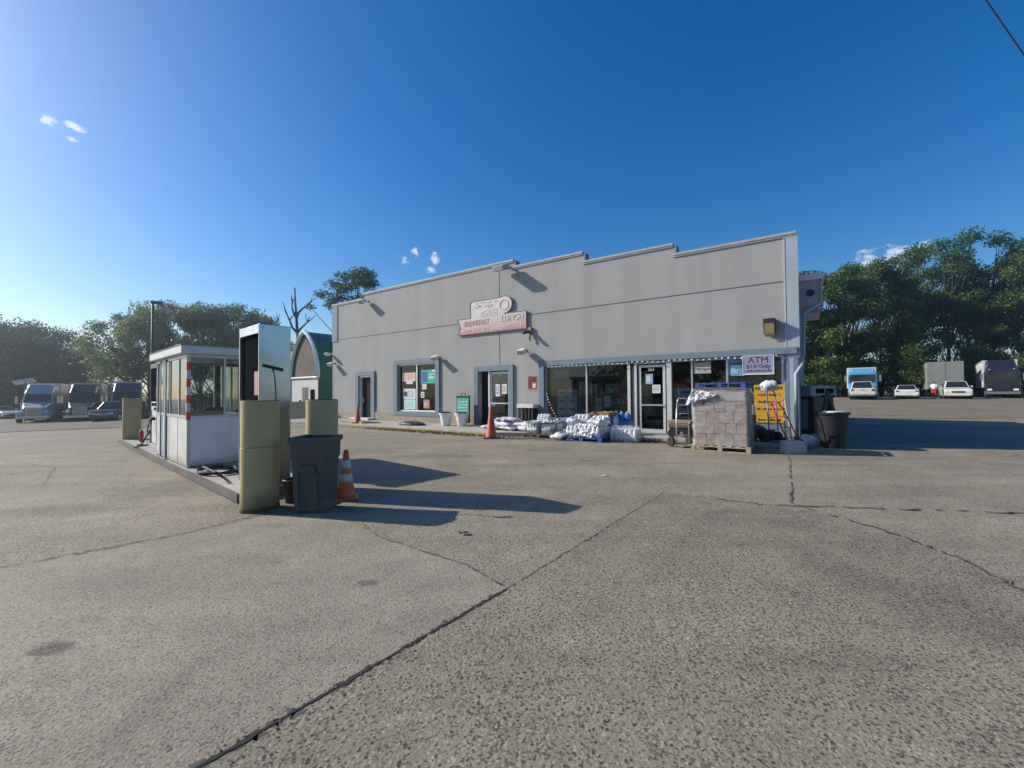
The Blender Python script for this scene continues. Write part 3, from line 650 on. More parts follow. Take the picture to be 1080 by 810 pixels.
# ATM sign
AT = thing('atm_sign', 'white board with purple ATM lettering hung at the storefront corner', 'sign', S(.63, .10, 1.99), FANG)
MB().box(-.37, .37, 0, .03, 0, .50).build('board', mat('atm_board', (.30, .30, .40), .5, var=.1), AT)
fr = MB(); fr.box(-.39, .39, -.002, .04, -.03, 0); fr.box(-.39, .39, -.002, .04, .5, .52); fr.box(-.39, -.37, -.002, .04, 0, .5); fr.box(.37, .39, -.002, .04, 0, .5); fr.build('frame', white, AT)
pu = mat('atm_purple', (.13, .03, .10), .6); nv = mat('atm_navy', (.035, .04, .16), .6)
text('ATM', .25, pu, AT, (0, .032, .38), TF, bold=.0, wscale=1.0); text('$1.0 Only', .15, nv, AT, (0, .032, .205), TF)
rr = random.Random(3); wm = MB(); x = -.32
while x < .30:
    w = rr.uniform(.025, .05); wm.box(x, x+w, .031, .034, .06, .06+rr.uniform(.03, .055)); x += w+.02
wm.build('small_lettering', nv, AT)
# yellow sign
YS = thing('yellow_sign', 'tall yellow board with dark lettering leaning inside storefront corner', 'sign', S(.40, -.02, .60), FANG)
MB().box(-.38, .36, -.04, 0, 0, 1.07).build('board', mat('sign_yellow', (.62, .36, .03), .6, var=.12, scale=5), YS)
yk_ = mat('ink_black', (.03, .02, .02), .6); yr_ = mat('ink_red', (.40, .03, .02), .6)
text('WE ACCEPT', .125, yk_, YS, (0, .001, .96), TF, bold=.004)
rr = random.Random(8)
for i, z in enumerate((.76, .56, .36, .20, .05)):
    wm = MB(); x = -.28 if i != 3 else -.02; en = .26 if i != 3 else .02
    while x < en:
        w = rr.uniform(.02, .045); wm.box(x, x+w, .001, .004, z, z+rr.uniform(.035, .07)); x += w+.014
        if rr.random() < .15: x += .04
    wm.build('lettering', yr_ if i in (0, 3) else yk_, YS)

# ------------------------------------------------------------------ things along the store front
def tr_cone(label, loc, h=.72, m=oran, bands=True, base=.19, group='traffic cones', rz=0):
    r = thing('traffic_cone', label, 'traffic cone', loc, rz, group)
    MB().box(-base, base, -base, base, 0, .035).build('base', m if bands else dark, r, bevel=.015)
    rb = base*.72; rt = .03
    def rad_(z): return rb+(rt-rb)*(z-.035)/(h-.035)
    MB().lathe([(rb+.012, .035), (rb, .06), (rad_(h-.02), h-.02), (rt*.7, h)], seg=24).build('cone_body', m, r, smooth=True)
    if bands:
        for z0, z1 in ((.36*h, .52*h), (.62*h, .80*h)):
            MB().lathe([(rad_(z0)+.003, z0), (rad_(z1)+.003, z1)], seg=24).build('reflective_band', mat('band_white', (.62, .62, .62), .4, var=.25, scale=12), r, smooth=True)
    return r
tr_cone('faded orange cone standing by the far left door', S(19.25, 1.6, .13) if False else (-7.197, 19.9, .13), .85, oran_dk, False, .2)
tr_cone('tall narrow faded orange cone in front of the centre door', (-.70, 14.1, 0), 1.12, oran_dk, False, .24)
def planter(label, loc):
    r = thing('planter', label, 'planter', loc, 0, 'white planters left of the centre door')
    MB().lathe([(.17, 0), (.19, .04), (.26, .44), (.29, .45), (.30, .53), (.26, .53), (.25, .49), (.02, .48)], seg=28).build('pot', mat('planter_white', (.72, .72, .70), .5, var=.06), r, smooth=False)
    b = MB(); rr = random.Random(int(loc[0]*100))
    for k in range(110):
        a = rr.uniform(0, 2*PI); q = rr.uniform(0, .24); x, y = q*math.cos(a), q*math.sin(a); h = rr.uniform(.02, .09); w = .02
        b.quad((x-w, y, .48), (x+w, y, .48), (x+w+rr.uniform(-.03, .03), y+rr.uniform(-.04, .04), .5+h), (x-w+rr.uniform(-.03, .03), y+rr.uniform(-.04, .04), .5+h))
    b.build('dry_plant', mat('dry_plant', (.10, .085, .04), .9, var=.4), r)
pp1 = S(12.0, .95, .13); pp2 = S(11.25, .8, .13)
planter('left white planter with dry soil against the wall', pp1); planter('right white planter in front of the teal sandwich board', pp2)
r = thing('sandwich_board', 'small black framed board with teal poster behind the planters', 'board', S(11.55, .35, .13), FANG)
MB().box(-.38, .38, 0, .05, .1, 1.28).build('frame', dark, r, bevel=.02); MB().box(-.33, .33, .051, .058, .45, 1.15).build('poster', mat('teal_poster', (.04, .42, .32), .5, var=.3, scale=7), r)
b = MB()
for q in lines(random.Random(2), 4, WH): b.box(-.33+.66*q[0], -.33+.66*q[1], .059, .061, .45+.7*q[2], .45+.7*q[3])
b.build('lettering', mat('ink_pale', (.6, .7, .65), .6), r); MB().tube([(-.12, .02, 1.28), (-.1, .02, 1.36), (.1, .02, 1.36), (.12, .02, 1.28)], .02, 6).build('handle', dark, r)
r = thing('stand_table', 'white topped stand with dark upright bars beside the storefront trim', 'stand', S(8.35, .25, .13), FANG)
MB().box(-.38, .38, -.18, .22, .78, .92).build('top', offwh, r, bevel=.01)
for k in range(5): MB().box(-.34+k*.15, -.26+k*.15, .1, .18, 0, .78).build('upright', dark, r)
for k in range(5): MB().box(-.34+k*.15, -.26+k*.15, -.16, -.08, 0, .78).build('upright', dark, r)
MB().box(-.36, .36, -.18, .2, .0, .05).build('base', dark, r)
# boards, black sheet, weeds by the left door
r = tag(MB().prism([(-1.3, -.35), (1.1, -.3), (1.35, .25), (-.9, .4)], 'z', 0, .10).build('plywood_board', mat('plywood', (.42, .32, .19), .85, var=.3, scale=5), bevel=.008), 'warped yellowish plywood boards by the far left door', 'board'); r.location = S(17.2, 1.6, .13); r.rotation_euler = (rad(2), rad(-2), FANG)
b = MB(); b.blob((0, 0, .04), (.75, .35, .12), 3, .16, 3)
o = tag(b.build('black_sheet', mat('black_sheet', (.025, .025, .028), .4), smooth=True), 'crumpled black plastic sheet on the sidewalk under the square window', 'sheet'); o.location = S(13.6, 1.4, .14); o.rotation_euler = (0, 0, FANG)
b = MB(); rr = random.Random(9)
for k in range(2600):
    t = rr.gauss(11.3, 1.9); q = 2.5+rr.gauss(0, .2); p = S(t, q, 0); h = rr.uniform(.01, .07); a = rr.uniform(0, PI); w = rr.uniform(.008, .02)
    dx, dy = w*math.cos(a), w*math.sin(a); ox, oy = rr.gauss(0, .04), rr.gauss(0, .04)
    b.quad((p.x-dx, p.y-dy, .005), (p.x+dx, p.y+dy, .005), (p.x+dx+ox, p.y+dy+oy, h), (p.x-dx+ox, p.y-dy+oy, h))
tag(b.build('dry_weeds', mat('dry_weeds', (.26, .19, .08), .9, var=.45, scale=3)), 'strip of dry weeds and leaves along the kerb', 'weeds', kind='stuff')
b = MB(); rr = random.Random(10)
for k in range(1500):
    t = rr.uniform(.5, 6.5); q = 1.15+abs(rr.gauss(0, .18)); p = S(t, q, 0); h = rr.uniform(.01, .04); a = rr.uniform(0, PI); w = rr.uniform(.008, .03)
    dx, dy = w*math.cos(a), w*math.sin(a); ox, oy = rr.gauss(0, .05), rr.gauss(0, .05)
    b.quad((p.x-dx, p.y-dy, .012), (p.x+dx, p.y+dy, .012), (p.x+dx+ox, p.y+dy+oy, h), (p.x-dx+ox, p.y-dy+oy, h))
tag(b.build('kerb_litter', mat('leaf_litter', (.13, .095, .05), .9, var=.5, scale=3)), 'dry leaf litter along the foot of the storefront kerb', 'litter', kind='stuff')

def bag_mesh(w, d, h, seed, fold=.12):
    b = MB(); rr = random.Random(seed); nx, ny = 12, 8; vt_ = {}
    ph = [rr.uniform(0, 6) for _ in range(5)]
    for s_ in (1, -1):
        for i in range(nx+1):
            for j in range(ny+1):
                u, v = i/nx*2-1, j/ny*2-1
                if s_ == -1 and (i in (0, nx) or j in (0, ny)): vt_[(s_, i, j)] = vt_[(1, i, j)]; continue
                k = (1-abs(u)**3.2)*(1-abs(v)**2.6)
                z = h/2+s_*h/2*k**.6*(1+fold*math.sin(u*5+ph[0]+v*3)+fold*math.sin(v*8+ph[1]-u*2)*.6) if k > 0 else h/2
                vt_[(s_, i, j)] = b.b.verts.new((u*w/2*(1-.04*math.sin(v*3+ph[2])), v*d/2*(1-.06*math.sin(u*4+ph[3])), z+.012*math.sin(u*11+ph[4])))
        for i in range(nx):
            for j in range(ny):
                q = [vt_[(s_, i, j)], vt_[(s_, i+1, j)], vt_[(s_, i+1, j+1)], vt_[(s_, i, j+1)]]
                b.b.faces.new(q if s_ == 1 else q[::-1])
    return b
bagm = mat('salt_bag', (.62, .61, .66), .4, var=.25, scale=5); bagp = mat('bag_purple', (.13, .10, .24), .4, var=.2)
rr = random.Random(21)
sacks = [(-.75, 0, 0, 'white and purple sack at the left rear foot of the heap'), (0, .05, 0, 'white and purple sack in the middle of the bottom layer'), (.75, 0, 0, 'white sack at the right end of the bottom layer'),
    (-.6, -.45, 0, 'white sack at the left of the heap, against the wall side'), (.2, -.4, 0, 'white sack under the middle of the heap by the wall'), (.85, -.42, 0, 'white sack on the right of the heap by the dark barred stand'),
    (-.5, 0, .13, 'white sack lying second from the ground on the left'), (.25, -.1, .13, 'white sack lying second from the ground in the middle'), (.0, -.4, .13, 'white sack second from the ground by the wall'),
    (-.2, -.2, .25, 'topmost white and purple sack of the heap, on its left'), (.5, .3, .0, 'white sack at the front right foot of the heap'), (-.3, .35, 0, 'white sack at the front left foot of the heap beside the orange cone'),
    (.75, -.3, .13, 'white sack lying second from the ground on the right'), (.2, -.3, .26, 'topmost white and purple sack of the heap, on its right'), (1.15, .15, .0, 'white sack slid off the right end of the heap')]
for k, (x, y, z, lb) in enumerate(sacks):
    ang = rr.uniform(-.5, .5)
    r = thing('salt_bag', lb, 'sack', S(8.55-x, 1.05-y, .14+z+rr.uniform(0, .02)), FANG+ang, 'sacks heaped right of the centre door')
    bag_mesh(.72, .44, .18, k, .2).build('sack_body', bagm, r, smooth=True)
    MB().box(-.24, .24, .14, .21, .05, .115).build('print_band', bagp, r, bevel=.02) if k % 2 else MB().box(-.2, .2, -.12, .12, .135, .168).build('print_band', bagp, r, bevel=.01)

def pallet(label, loc, rz, m=wood, w=1.2, d=1.0, h=.13, name='pallet', group='wooden and plastic pallets by the storefront'):
    r = thing(name, label, 'pallet', loc, rz, group)
    for x in (-w/2, -.05, w/2-.1):
        for y in (-d/2, -.05, d/2-.1): MB().box(x, x+.1, y, y+.1, .022, h-.022).build('block', m, r)
    for y in (-d/2, -.05, d/2-.1): MB().box(-w/2, w/2, y, y+.1, 0, .02).build('bottom_board', m, r, bevel=.003)
    for y in (-d/2, -.05, d/2-.1): MB().box(-w/2, w/2, y+.002, y+.098, h-.021, h-.001).build('bottom_board', m, r)
    n = 7
    for i in range(n):
        x = -w/2+(w-.11)*i/(n-1); MB().box(x, x+.11, -d/2, d/2, h, h+.018).build('top_board', m, r, bevel=.003)
    return r
film = bpy.data.materials.new('plastic_film'); film.use_nodes = True; n_ = film.node_tree.nodes; l_ = film.node_tree.links
p_ = n_['Principled BSDF']; p_.inputs['Base Color'].default_value = (.75, .76, .78, 1); p_.inputs['Roughness'].default_value = .22
tb = n_.new('ShaderNodeTexNoise'); tb.inputs['Scale'].default_value = 3.5; tb.inputs['Detail'].default_value = 8; tb.inputs['Distortion'].default_value = .8
tcx = n_.new('ShaderNodeTexCoord'); mpx = n_.new('ShaderNodeMapping'); mpx.inputs['Scale'].default_value = (1, 1, 2.2); mpx.inputs['Rotation'].default_value = (.3, .5, 0)
l_.new(tcx.outputs['Object'], mpx.inputs[0]); l_.new(mpx.outputs[0], tb.inputs[0])
bu = n_.new('ShaderNodeBump'); bu.inputs['Strength'].default_value = .5; bu.inputs['Distance'].default_value = .015; l_.new(tb.outputs[0], bu.inputs['Height']); l_.new(bu.outputs[0], p_.inputs['Normal'])
tr_ = n_.new('ShaderNodeBsdfTransparent'); mz = n_.new('ShaderNodeMixShader'); mrr = n_.new('ShaderNodeMapRange')
mrr.inputs[1].default_value = .35; mrr.inputs[2].default_value = .7; mrr.inputs[3].default_value = .12; mrr.inputs[4].default_value = .42
l_.new(tb.outputs[0], mrr.inputs[0]); l_.new(mrr.outputs[0], mz.inputs[0]); l_.new(tr_.outputs[0], mz.inputs[1]); l_.new(p_.outputs[0], mz.inputs[2]); l_.new(mz.outputs[0], n_['Material Output'].inputs[0])
# tall wrapped pallet load
PC = Vector((5.42, 10.98, 0)); PL = thing('wrapped_load', 'tall load of brown cartons in clear film on a wooden pallet', 'pallet load', PC+Vector((0, 0, .15)), FANG)
pallet('weathered wooden pallet under the tall film wrapped carton load', PC, FANG, mat('pallet_pale', (.42, .33, .23), .85, var=.25, scale=8), 1.34, 1.1)
rr = random.Random(4); crm = [cardb, mat('cardboard_b', (.25, .175, .125), .85, var=.25), mat('cardboard_c', (.30, .215, .15), .85, var=.25), mat('carton_mauve', (.24, .18, .145), .8, var=.25)]
lay = [(.0, .28, 4), (.28, .55, 5), (.55, .83, 4), (.83, 1.08, 5)]
for (z0, z1, nn_) in lay:
    w = 1.22/nn_
    for i in range(nn_):
        for j in range(2): MB().box(-.61+i*w+.008, -.61+(i+1)*w-.008, -.48+j*.48, -.008+j*.48, z0+.005, z1-.005).build('carton', crm[rr.randrange(4)], PL, bevel=.01)
fm = MB(); vt_ = {}
NX, NZ = 60, 24
per = []
for i in range(NX):
    a = i/NX*4; s_ = int(a); f = a-s_; hx, hy = .635, .50
    per.append([(-hx+2*hx*f, hy), (hx, hy-2*hy*f), (hx-2*hx*f, -hy), (-hx, -hy+2*hy*f)][s_])
rings = []
for j in range(NZ+1):
    z = 1.40*j/NZ; rg = []
    for i, (x, y) in enumerate(per):
        k = 1+.012*math.sin(i*1.7+j*.9)+.01*math.sin(j*2.3+i)
        if z > 1.2: k *= 1-(z-1.2)*.25
        rg.append(fm.b.verts.new((x*k, y*k, z+.006*math.sin(i*2.1))))
    rings.append(rg)
for j in range(NZ):
    for i in range(NX): fm.b.faces.new((rings[j][i], rings[j][(i+1) % NX], rings[j+1][(i+1) % NX], rings[j+1][i]))
fm.build('film', film, PL, smooth=True)
filmw = mat('film_bunched', (.66, .66, .68), .25, var=.2, scale=7, bump=.8, bscale=14)
def crumple(P00, P10, P11, P01, nu, nv, amp, seed):
    """crumpled sheet between four corners"""
    r_ = random.Random(seed); b = MB(); P_ = [Vector(p) for p in (P00, P10, P11, P01)]
    nrm = (P_[1]-P_[0]).cross(P_[3]-P_[0]).normalized(); g_ = []
    for j in range(nv+1):
        row = []
        for i in range(nu+1):
            u, v = i/nu, j/nv; p = P_[0].lerp(P_[1], u).lerp(P_[3].lerp(P_[2], u), v)
            edge = .4+.6*math.sin(PI*min(1, max(0, v)))
            row.append(b.b.verts.new(p+nrm*r_.gauss(0, amp)*edge+Vector((r_.gauss(0, amp*.5), r_.gauss(0, amp*.3), r_.gauss(0, amp*.6)))))
        g_.append(row)
    for j in range(nv):
        for i in range(nu):
            a_, b_, c_, d_ = g_[j][i], g_[j][i+1], g_[j+1][i+1], g_[j+1][i]
            if (i+j) % 2: b.b.faces.new((a_, b_, c_)); b.b.faces.new((a_, c_, d_))
            else: b.b.faces.new((a_, b_, d_)); b.b.faces.new((b_, c_, d_))
    return b
crumple((.74, .55, 1.05), (.10, .56, 1.22), (.05, .50, 1.30), (.62, .46, 1.42), 22, 7, .022, 5).build('film_bunched', filmw, PL)
crumple((.82, .40, .98), (.72, .54, 1.02), (.60, .50, 1.40), (.62, .30, 1.41), 7, 10, .02, 6).build('film_bunched', filmw, PL)
b = MB(); b.hexa([(-.60, .30, 1.42), (-.60, -.1, 1.42), (-.84, -.08, .95), (-.86, .22, .95)], [(-.62, .30, 1.42), (-.63, -.1, 1.42), (-.85, -.08, .95), (-.87, .22, .95)]); b.build('film_flap', film, PL)
MB().box(-.62, .62, -.49, .49, 1.395, 1.42).build('top_sheet', cardb, PL)
MB().box(-.57, .57, -.45, .44, 1.09, 1.39).build('top_carton', mat('carton_wrapped', (.30, .27, .28), .5, var=.25, scale=4), PL, bevel=.03)
pallet('blue pallet lying on top of the tall wrapped load', PC+Vector((0, 0, 1.575)), FANG, blue_p, 1.14, .95, .12)

# goods on low pallets
pallet('brown wooden pallet under water packs beside the sack heap', S(6.75, 1.65, .0), FANG, wood_dk, 1.25, .95, .12)
pallet('bright blue pallet under the shrink wrapped jug packs', S(5.12, 1.75, .0), FANG, blue_p, 1.3, 1.1, .12)
clear = mat('bottle_pack_white', (.68, .74, .74), .25, var=.22, scale=9, bump=.5, bscale=25); capw = mat('bottle_cap', (.78, .8, .8), .4)
labg = mat('pack_label', (.45, .55, .50), .4, var=.3, scale=8); labb = mat('pack_label_blue', (.06, .10, .30), .4, var=.3)
def bottle_pack(label, loc, rz, w, d, h, nx, ny, lab=labg, group='shrink wrapped bottle packs on low pallets', m=clear):
    r = thing('bottle_pack', label, 'bottle pack', loc, rz, group)
    b = MB(); dx, dy = w/nx, d/ny
    for i in range(nx):
        for j in range(ny):
            b.lathe([(dx*.47, .0), (dx*.48, h*.55), (dx*.40, h*.74), (dx*.15, h*.92), (dx*.13, h*.95)], (-w/2+dx*(i+.5), -d/2+dy*(j+.5)), 10, 1, dy/dx)
    for i in range(nx):
        for j in range(ny): b.lathe([(dx*.16, h*.93), (dx*.16, h)], (-w/2+dx*(i+.5), -d/2+dy*(j+.5)), 8, 1, dy/dx)
    o = b.build('bottles', [m, capw], r, smooth=True)
    for p in o.data.polygons:
        if p.center.z > h*.935: p.material_index = 1
    MB().lathe([(.5, h*.06), (.503, h*.3), (.495, h*.6)], seg=28, sx=w*1.02, sy=d*1.02, power=7).build('wrap', film, r, smooth=True)
    MB().lathe([(.5, h*.2), (.5, h*.5)], seg=28, sx=w*1.0, sy=d*1.0, power=7).build('label_band', lab, r, smooth=True)
    return r
Q = lambda t, o, z: S(t, o, z)
bp = [('packs of water with pale green labels, front left of the brown pallet', 7.05, 1.85, .14, .42, .36, .34, labg), ('water pack with dark blue label, front right of the brown pallet', 6.5, 1.87, .14, .34, .36, .33, labb),
      ('white water pack at the back left of the brown pallet', 7.1, 1.42, .14, .45, .36, .36, labg), ('white water pack at the back right of the brown pallet', 6.5, 1.42, .14, .45, .36, .36, mat('pack_label_white', (.6, .62, .62), .4)),]
for (lb, t, o, z, w, d, h, lab) in bp: bottle_pack(lb, Q(t, o, z), FANG, w, d, h, 4, 3, lab)
lw_ = MATS['pack_label_white']
for (lb, t, o, z, w, d, h) in [('white jug pack at the front left of the blue pallet', 5.43, 2.02, .14, .52, .4, .34), ('white jug pack at the front right of the blue pallet', 4.83, 2.02, .14, .54, .4, .34),
      ('white jug pack at the back left of the blue pallet', 5.43, 1.55, .14, .52, .42, .34), ('white jug pack at the back right of the blue pallet', 4.83, 1.55, .14, .54, .42, .34)]:
    bottle_pack(lb, Q(t, o, z), FANG, w, d, h, 4, 3, lw_)
bottle_pack('jug pack on top at the back left of the blue pallet', S(5.45, 1.45, .49), FANG+.1, .5, .38, .30, 4, 3, lw_)
bottle_pack('pale green jug pack on top at the back right of the blue pallet', S(4.85, 1.40, .49), FANG-.12, .5, .38, .28, 3, 3, labg)
bottle_pack('single water pack on top of the brown pallet goods', S(6.9, 1.45, .50), FANG+.2, .42, .34, .26, 4, 3, labg)
for k, (t_, o_, z_, lb) in enumerate([(5.9, 2.25, .02, 'white crumpled bag at the left foot of the blue pallet goods'), (6.15, 1.7, .02, 'white sack wedged between the brown and the blue pallet'), (5.6, 1.9, .50, 'white sack lying on the front left jug pack'), (4.75, 2.0, .49, 'white sack lying on the front right jug pack')]):
    o = tag(bag_mesh(.5, .36, .2, 90+k, .3).build('plastic_bag', [filmw, bagm][k % 2], smooth=True), lb, 'bag'); o.location = S(t_, o_, z_); o.rotation_euler = (0, .1, FANG+k)
o = thing('plastic_heap', 'loose crumpled clear plastic lying on the jug packs', 'plastic sheet', Q(5.0, 1.8, .50), FANG)
b = MB()
for k in range(7): b.blob((rr.uniform(-.4, .4), rr.uniform(-.25, .2), rr.uniform(0, .06)), (.25, .18, .06), 2, .35, k+40)
b.build('sheet', film, o, smooth=True)
crumple((.45, .52, -.30), (-.20, .50, -.36), (-.30, .30, .04), (.40, .28, .05), 14, 9, .022, 41).build('loose_flap', filmw, o)
crumple((.0, .30, .05), (-.6, .20, .06), (-.5, -.3, .07), (.1, -.3, .08), 12, 9, .03, 42).build('loose_flap', film, o)
o = tag(crumple((.5, .5, .02), (-.5, .5, .05), (-.5, -.3, .06), (.5, -.3, .04), 14, 9, .03, 43).build('plastic_sheet', filmw), 'torn white plastic lying over the packs on the brown pallet', 'plastic sheet', None); o.location = S(6.75, 1.65, .50); o.rotation_euler = (0, 0, FANG)
o = tag(crumple((.38, .2, .02), (-.38, .2, .0), (-.38, -.2, .03), (.38, -.2, .02), 10, 6, .02, 44).build('plastic_sheet', film), 'clear torn film over the long tray pack by the door step', 'plastic sheet', None); o.location = S(4.02, 1.5, .44); o.rotation_euler = (0, 0, FANG)
# stacked totes with brown cover behind
r = thing('covered_goods', 'brown cardboard slab leaning over clear tubs behind the blue pallet', 'cardboard', S(5.35, .95, .13), FANG)
M = Matrix.Translation((.15, .1, .52)) @ Euler((0, rad(24), 0)).to_matrix().to_4x4()
MB().box(-.45, .45, -.35, .35, -.03, .05, M).build('cardboard', mat('cardboard_rust', (.30, .16, .08), .85, var=.3, scale=6), r, bevel=.01)
MB().box(-.72, -.28, -.3, .35, .62, .72).build('top_tray', mat('cardboard_rust', (.3, .16, .08)), r, bevel=.01)
for i in range(3): MB().lathe([(.15, 0), (.17, .5), (.15, .56)], (-.5+i*.36, .0), 16, 1, 1.2, 4).build('tub', mat('grey_tub', (.26, .32, .30), .3, var=.2), r, smooth=True)
bottle_pack('clear jug pack standing behind the blue pallet', S(4.75, .85, .13), FANG, .5, .4, .62, 3, 2, lw_)
# white tray with jugs
bottle_pack('long white tray pack of bottles in front of the shop door step', S(4.02, 1.5, .0), FANG, .85, .5, .42, 6, 4, lw_)
bottle_pack('second white tray pack of bottles next to the blue pallet', S(4.35, 1.15, .0), FANG, .6, .4, .42, 4, 3, lw_)
bj = mat('washer_fluid', (.02, .17, .55), .25, var=.15)
def jug(label, loc):
    r = thing('fluid_jug', label, 'jug', loc, FANG, 'blue fluid jugs in a row')
    MB().lathe([(.085, 0), (.09, .02), (.09, .18), (.05, .25), (.028, .27)], seg=16, sx=1, sy=.75, power=3.5).build('jug_body', bj, r, smooth=True)
    MB().lathe([(.032, .265), (.032, .30)], seg=12).build('cap', capw, r)
    MB().tube([(.03, 0, .26), (.085, 0, .23), (.088, 0, .14)], .012, 6).build('handle', bj, r); return r
j0 = jug('right hand blue fluid jug standing on crates beside the shop door', S(4.28, .6, .56))
MB_ = thing('plastic_crate', 'grey blue plastic crate under the row of blue jugs', 'crate', S(4.6, .6, .13), FANG); MB().box(-.45, .42, -.16, .18, 0, .42).build('crate_body', mat('crate_blue', (.20, .30, .42), .5), MB_, bevel=.015)
for i, lb in enumerate(('second blue fluid jug from the shop door', 'third blue fluid jug from the shop door', 'fourth blue fluid jug, mostly pale, in the jug row', 'leftmost blue fluid jug of the row')):
    dup(j0, lb, S(4.28+.19*(i+1), .6, .56))

# hand trucks and clutter at the right end
def hand_truck(label, loc, rz, m, h=1.3, tilt=0., wheels=True):
    r = thing('hand_truck', label, 'hand truck', loc, rz, 'hand trucks by the storefront')
    ty = math.tan(rad(tilt))
    b = MB()
    for s_ in (-1, 1): b.tube([(s_*.2, .12, .10), (s_*.2, .12-h*.4*ty, h*.45), (s_*.17, .12-h*.9*ty, h*.9)], .016, 8)
    b.tube([(-.17, .12-h*.9*ty, h*.9), (-.12, .10-h*ty, h), (.12, .10-h*ty, h), (.17, .12-h*.9*ty, h*.9)], .016, 8)
    for z in (.25, .5, .75, .95): b.tube([(-.2, .12-z*ty, z*h/1.1), (.2, .12-z*ty, z*h/1.1)], .012, 6)
    b.build('frame', m, r, smooth=True)
    MB().box(-.22, .22, .12, .42, .03, .045).build('toe_plate', m, r)
    for s_ in (-1, 1): MB().tube([(s_*.26, .03, .13), (s_*.33, .03, .13)], .13, 18).build('wheel', black, r)
    return r
hand_truck('silver hand truck upright on the left of the wrapped load', (4.60, 11.75, .01), FANG+.9, alu, 1.3)
hand_truck('silver and blue hand truck in front of the yellow sign', (6.95, 11.55, .13), FANG+1.1, mat('truck_blue', (.12, .14, .35), .4, .5), 1.45, 3)
hand_truck('red hand truck lying back near the corner column', (7.25, 11.15, .0), FANG+2.3, mat('truck_red', (.5, .03, .03), .4), 1.2, 24)
r = thing('flat_cart', 'dark low cart stacked with boards left of the wrapped load', 'cart', S(2.62, .62, .13), FANG)
MB().box(-.3, .3, -.3, .3, .30, .42).build('deck', wood_dk, r, bevel=.01); MB().box(-.32, .32, -.28, .28, .43, .50).build('board', mat('cardboard_c', (.34, .24, .17)), r)
for x in (-.22, .22):
    for y in (-.22, .22): MB().tube([(x, y-.03, .12), (x, y+.03, .12)], .12, 14).build('wheel', black, r)
MB().box(-.28, .28, -.26, .26, .18, .298).build('tray', dark, r)
for k, (a_, b_) in enumerate([((7.62, 11.62, .0), (7.46, 11.68, 1.25))]):
    o = tag(MB().tube([a_, b_], .018, 8).build('wooden_pole', mat('pole_wood', (.6, .48, .34), .6)), 'thin pale pole leaning by the corner column', 'pole')
o = tag(MB().tube([(7.25, 11.3, .02), (7.38, 11.66, 1.3)], .018, 8).build('broom_handle', mat('pole_rose', (.6, .28, .2), .6)), 'orange and white pole leaning in front of the yellow sign', 'pole')
b = bag_mesh(.42, .32, .26, 77, .2); o = tag(b.build('plastic_bag', mat('bag_clear', (.60, .62, .62), .25, var=.3, scale=10), smooth=True), 'crumpled white plastic bag hooked on the blue hand truck', 'bag'); o.location = (6.93, 11.48, 1.52); o.rotation_euler = (0.5, .2, FANG)
r = thing('tool_box', 'pale blue and white box on a stand beside the wrapped load', 'box', (6.35, 11.75, .13), FANG)
MB().box(-.3, .3, -.2, .2, .0, .72).build('stand', dark, r); MB().box(-.28, .28, -.2, .2, .722, .98).build('box_body', mat('box_sky', (.25, .42, .62), .5, var=.2), r, bevel=.01)
MB().box(-.2, .02, .201, .206, .76, .94).build('label_sheet', mat('label_w', (.75, .72, .66), .5), r)
r = thing('generator', 'low dark machine with engine parts under the yellow sign', 'machine', (6.75, 11.95, .13), FANG)
MB().box(-.5, .5, -.16, .16, .06, .3).build('frame', dark, r, bevel=.02); MB().blob((.0, 0, .32), (.3, .15, .12), 2, .1).build('engine', mat('engine_grey', (.1, .1, .1), .5, .5), r, smooth=True)
for s_ in (-.4, .4): MB().tube([(s_, .17, .09), (s_, .22, .09)], .09, 14).build('wheel', black, r)
tb_ = tag(MB().prism([(-.24, 0), (.24, 0), (.2, .3), (-.2, .3)], 'y', -.15, .15).build('concrete_block', mat('block_white', (.42, .42, .42), .85, var=.15, scale=5, bump=.3), bevel=.015), 'pale concrete block on the ground before the corner column', 'block'); tb_.location = (6.72, 10.25, 0); tb_.rotation_euler = (0, 0, .05)
# open bags and hoses right of the column
for k, (x, y, lb, m_) in enumerate([(8.05, 11.75, 'pale sack slumped right of the corner column', bagm), (8.35, 11.95, 'grey sack slumped beside the dark fuel pump', mat('sack_grey', (.3, .31, .32), .6))]):
    o = tag(bag_mesh(.5, .4, .34, 80+k).build('sack', m_, smooth=True), lb, 'sack'); o.location = (x, y, .0); o.rotation_euler = (.9, .2, k)
# round bin with liner
r = thing('waste_bin', 'large round dark bin with white liner at the store corner', 'bin', (8.38, 11.2, 0), 0); r.scale = (.92, .92, 1)
b = MB(); b.lathe([(.27, 0), (.29, .03), (.38, .86), (.42, .87), (.43, .93), (.39, .93), (.37, .9), (.26, .08), (.02, .08)], seg=36); b.build('bin_body', mat('bin_dark', (.016, .017, .022), .55, var=.3), r, smooth=False)
b = MB(); b.blob((.03, -.05, .90), (.3, .26, .07), 3, .2, 5); b.build('liner', mat('liner_white', (.75, .76, .76), .4), r, smooth=True)
r = thing('folding_frame', 'black folding frame standing behind the round bin', 'stand', (8.75, 11.85, 0), .1)
b = MB(); b.box(-.38, -.32, -.03, .03, 0, 1.42, Euler((0, rad(14), 0)).to_matrix().to_4x4()); b.build('leg', dark, r)
b = MB(); b.box(.40, .48, -.03, .03, 0, 1.42, Euler((0, rad(-17), 0)).to_matrix().to_4x4()); b.build('leg', dark, r)
b = MB(); b.box(-.13, -.07, .05, .1, 0, 1.38, Euler((0, rad(13), 0)).to_matrix().to_4x4()); b.build('leg', dark, r)
b = MB(); b.box(-.12, .18, -.05, .08, 1.30, 1.38); b.build('crossbar', dark, r)

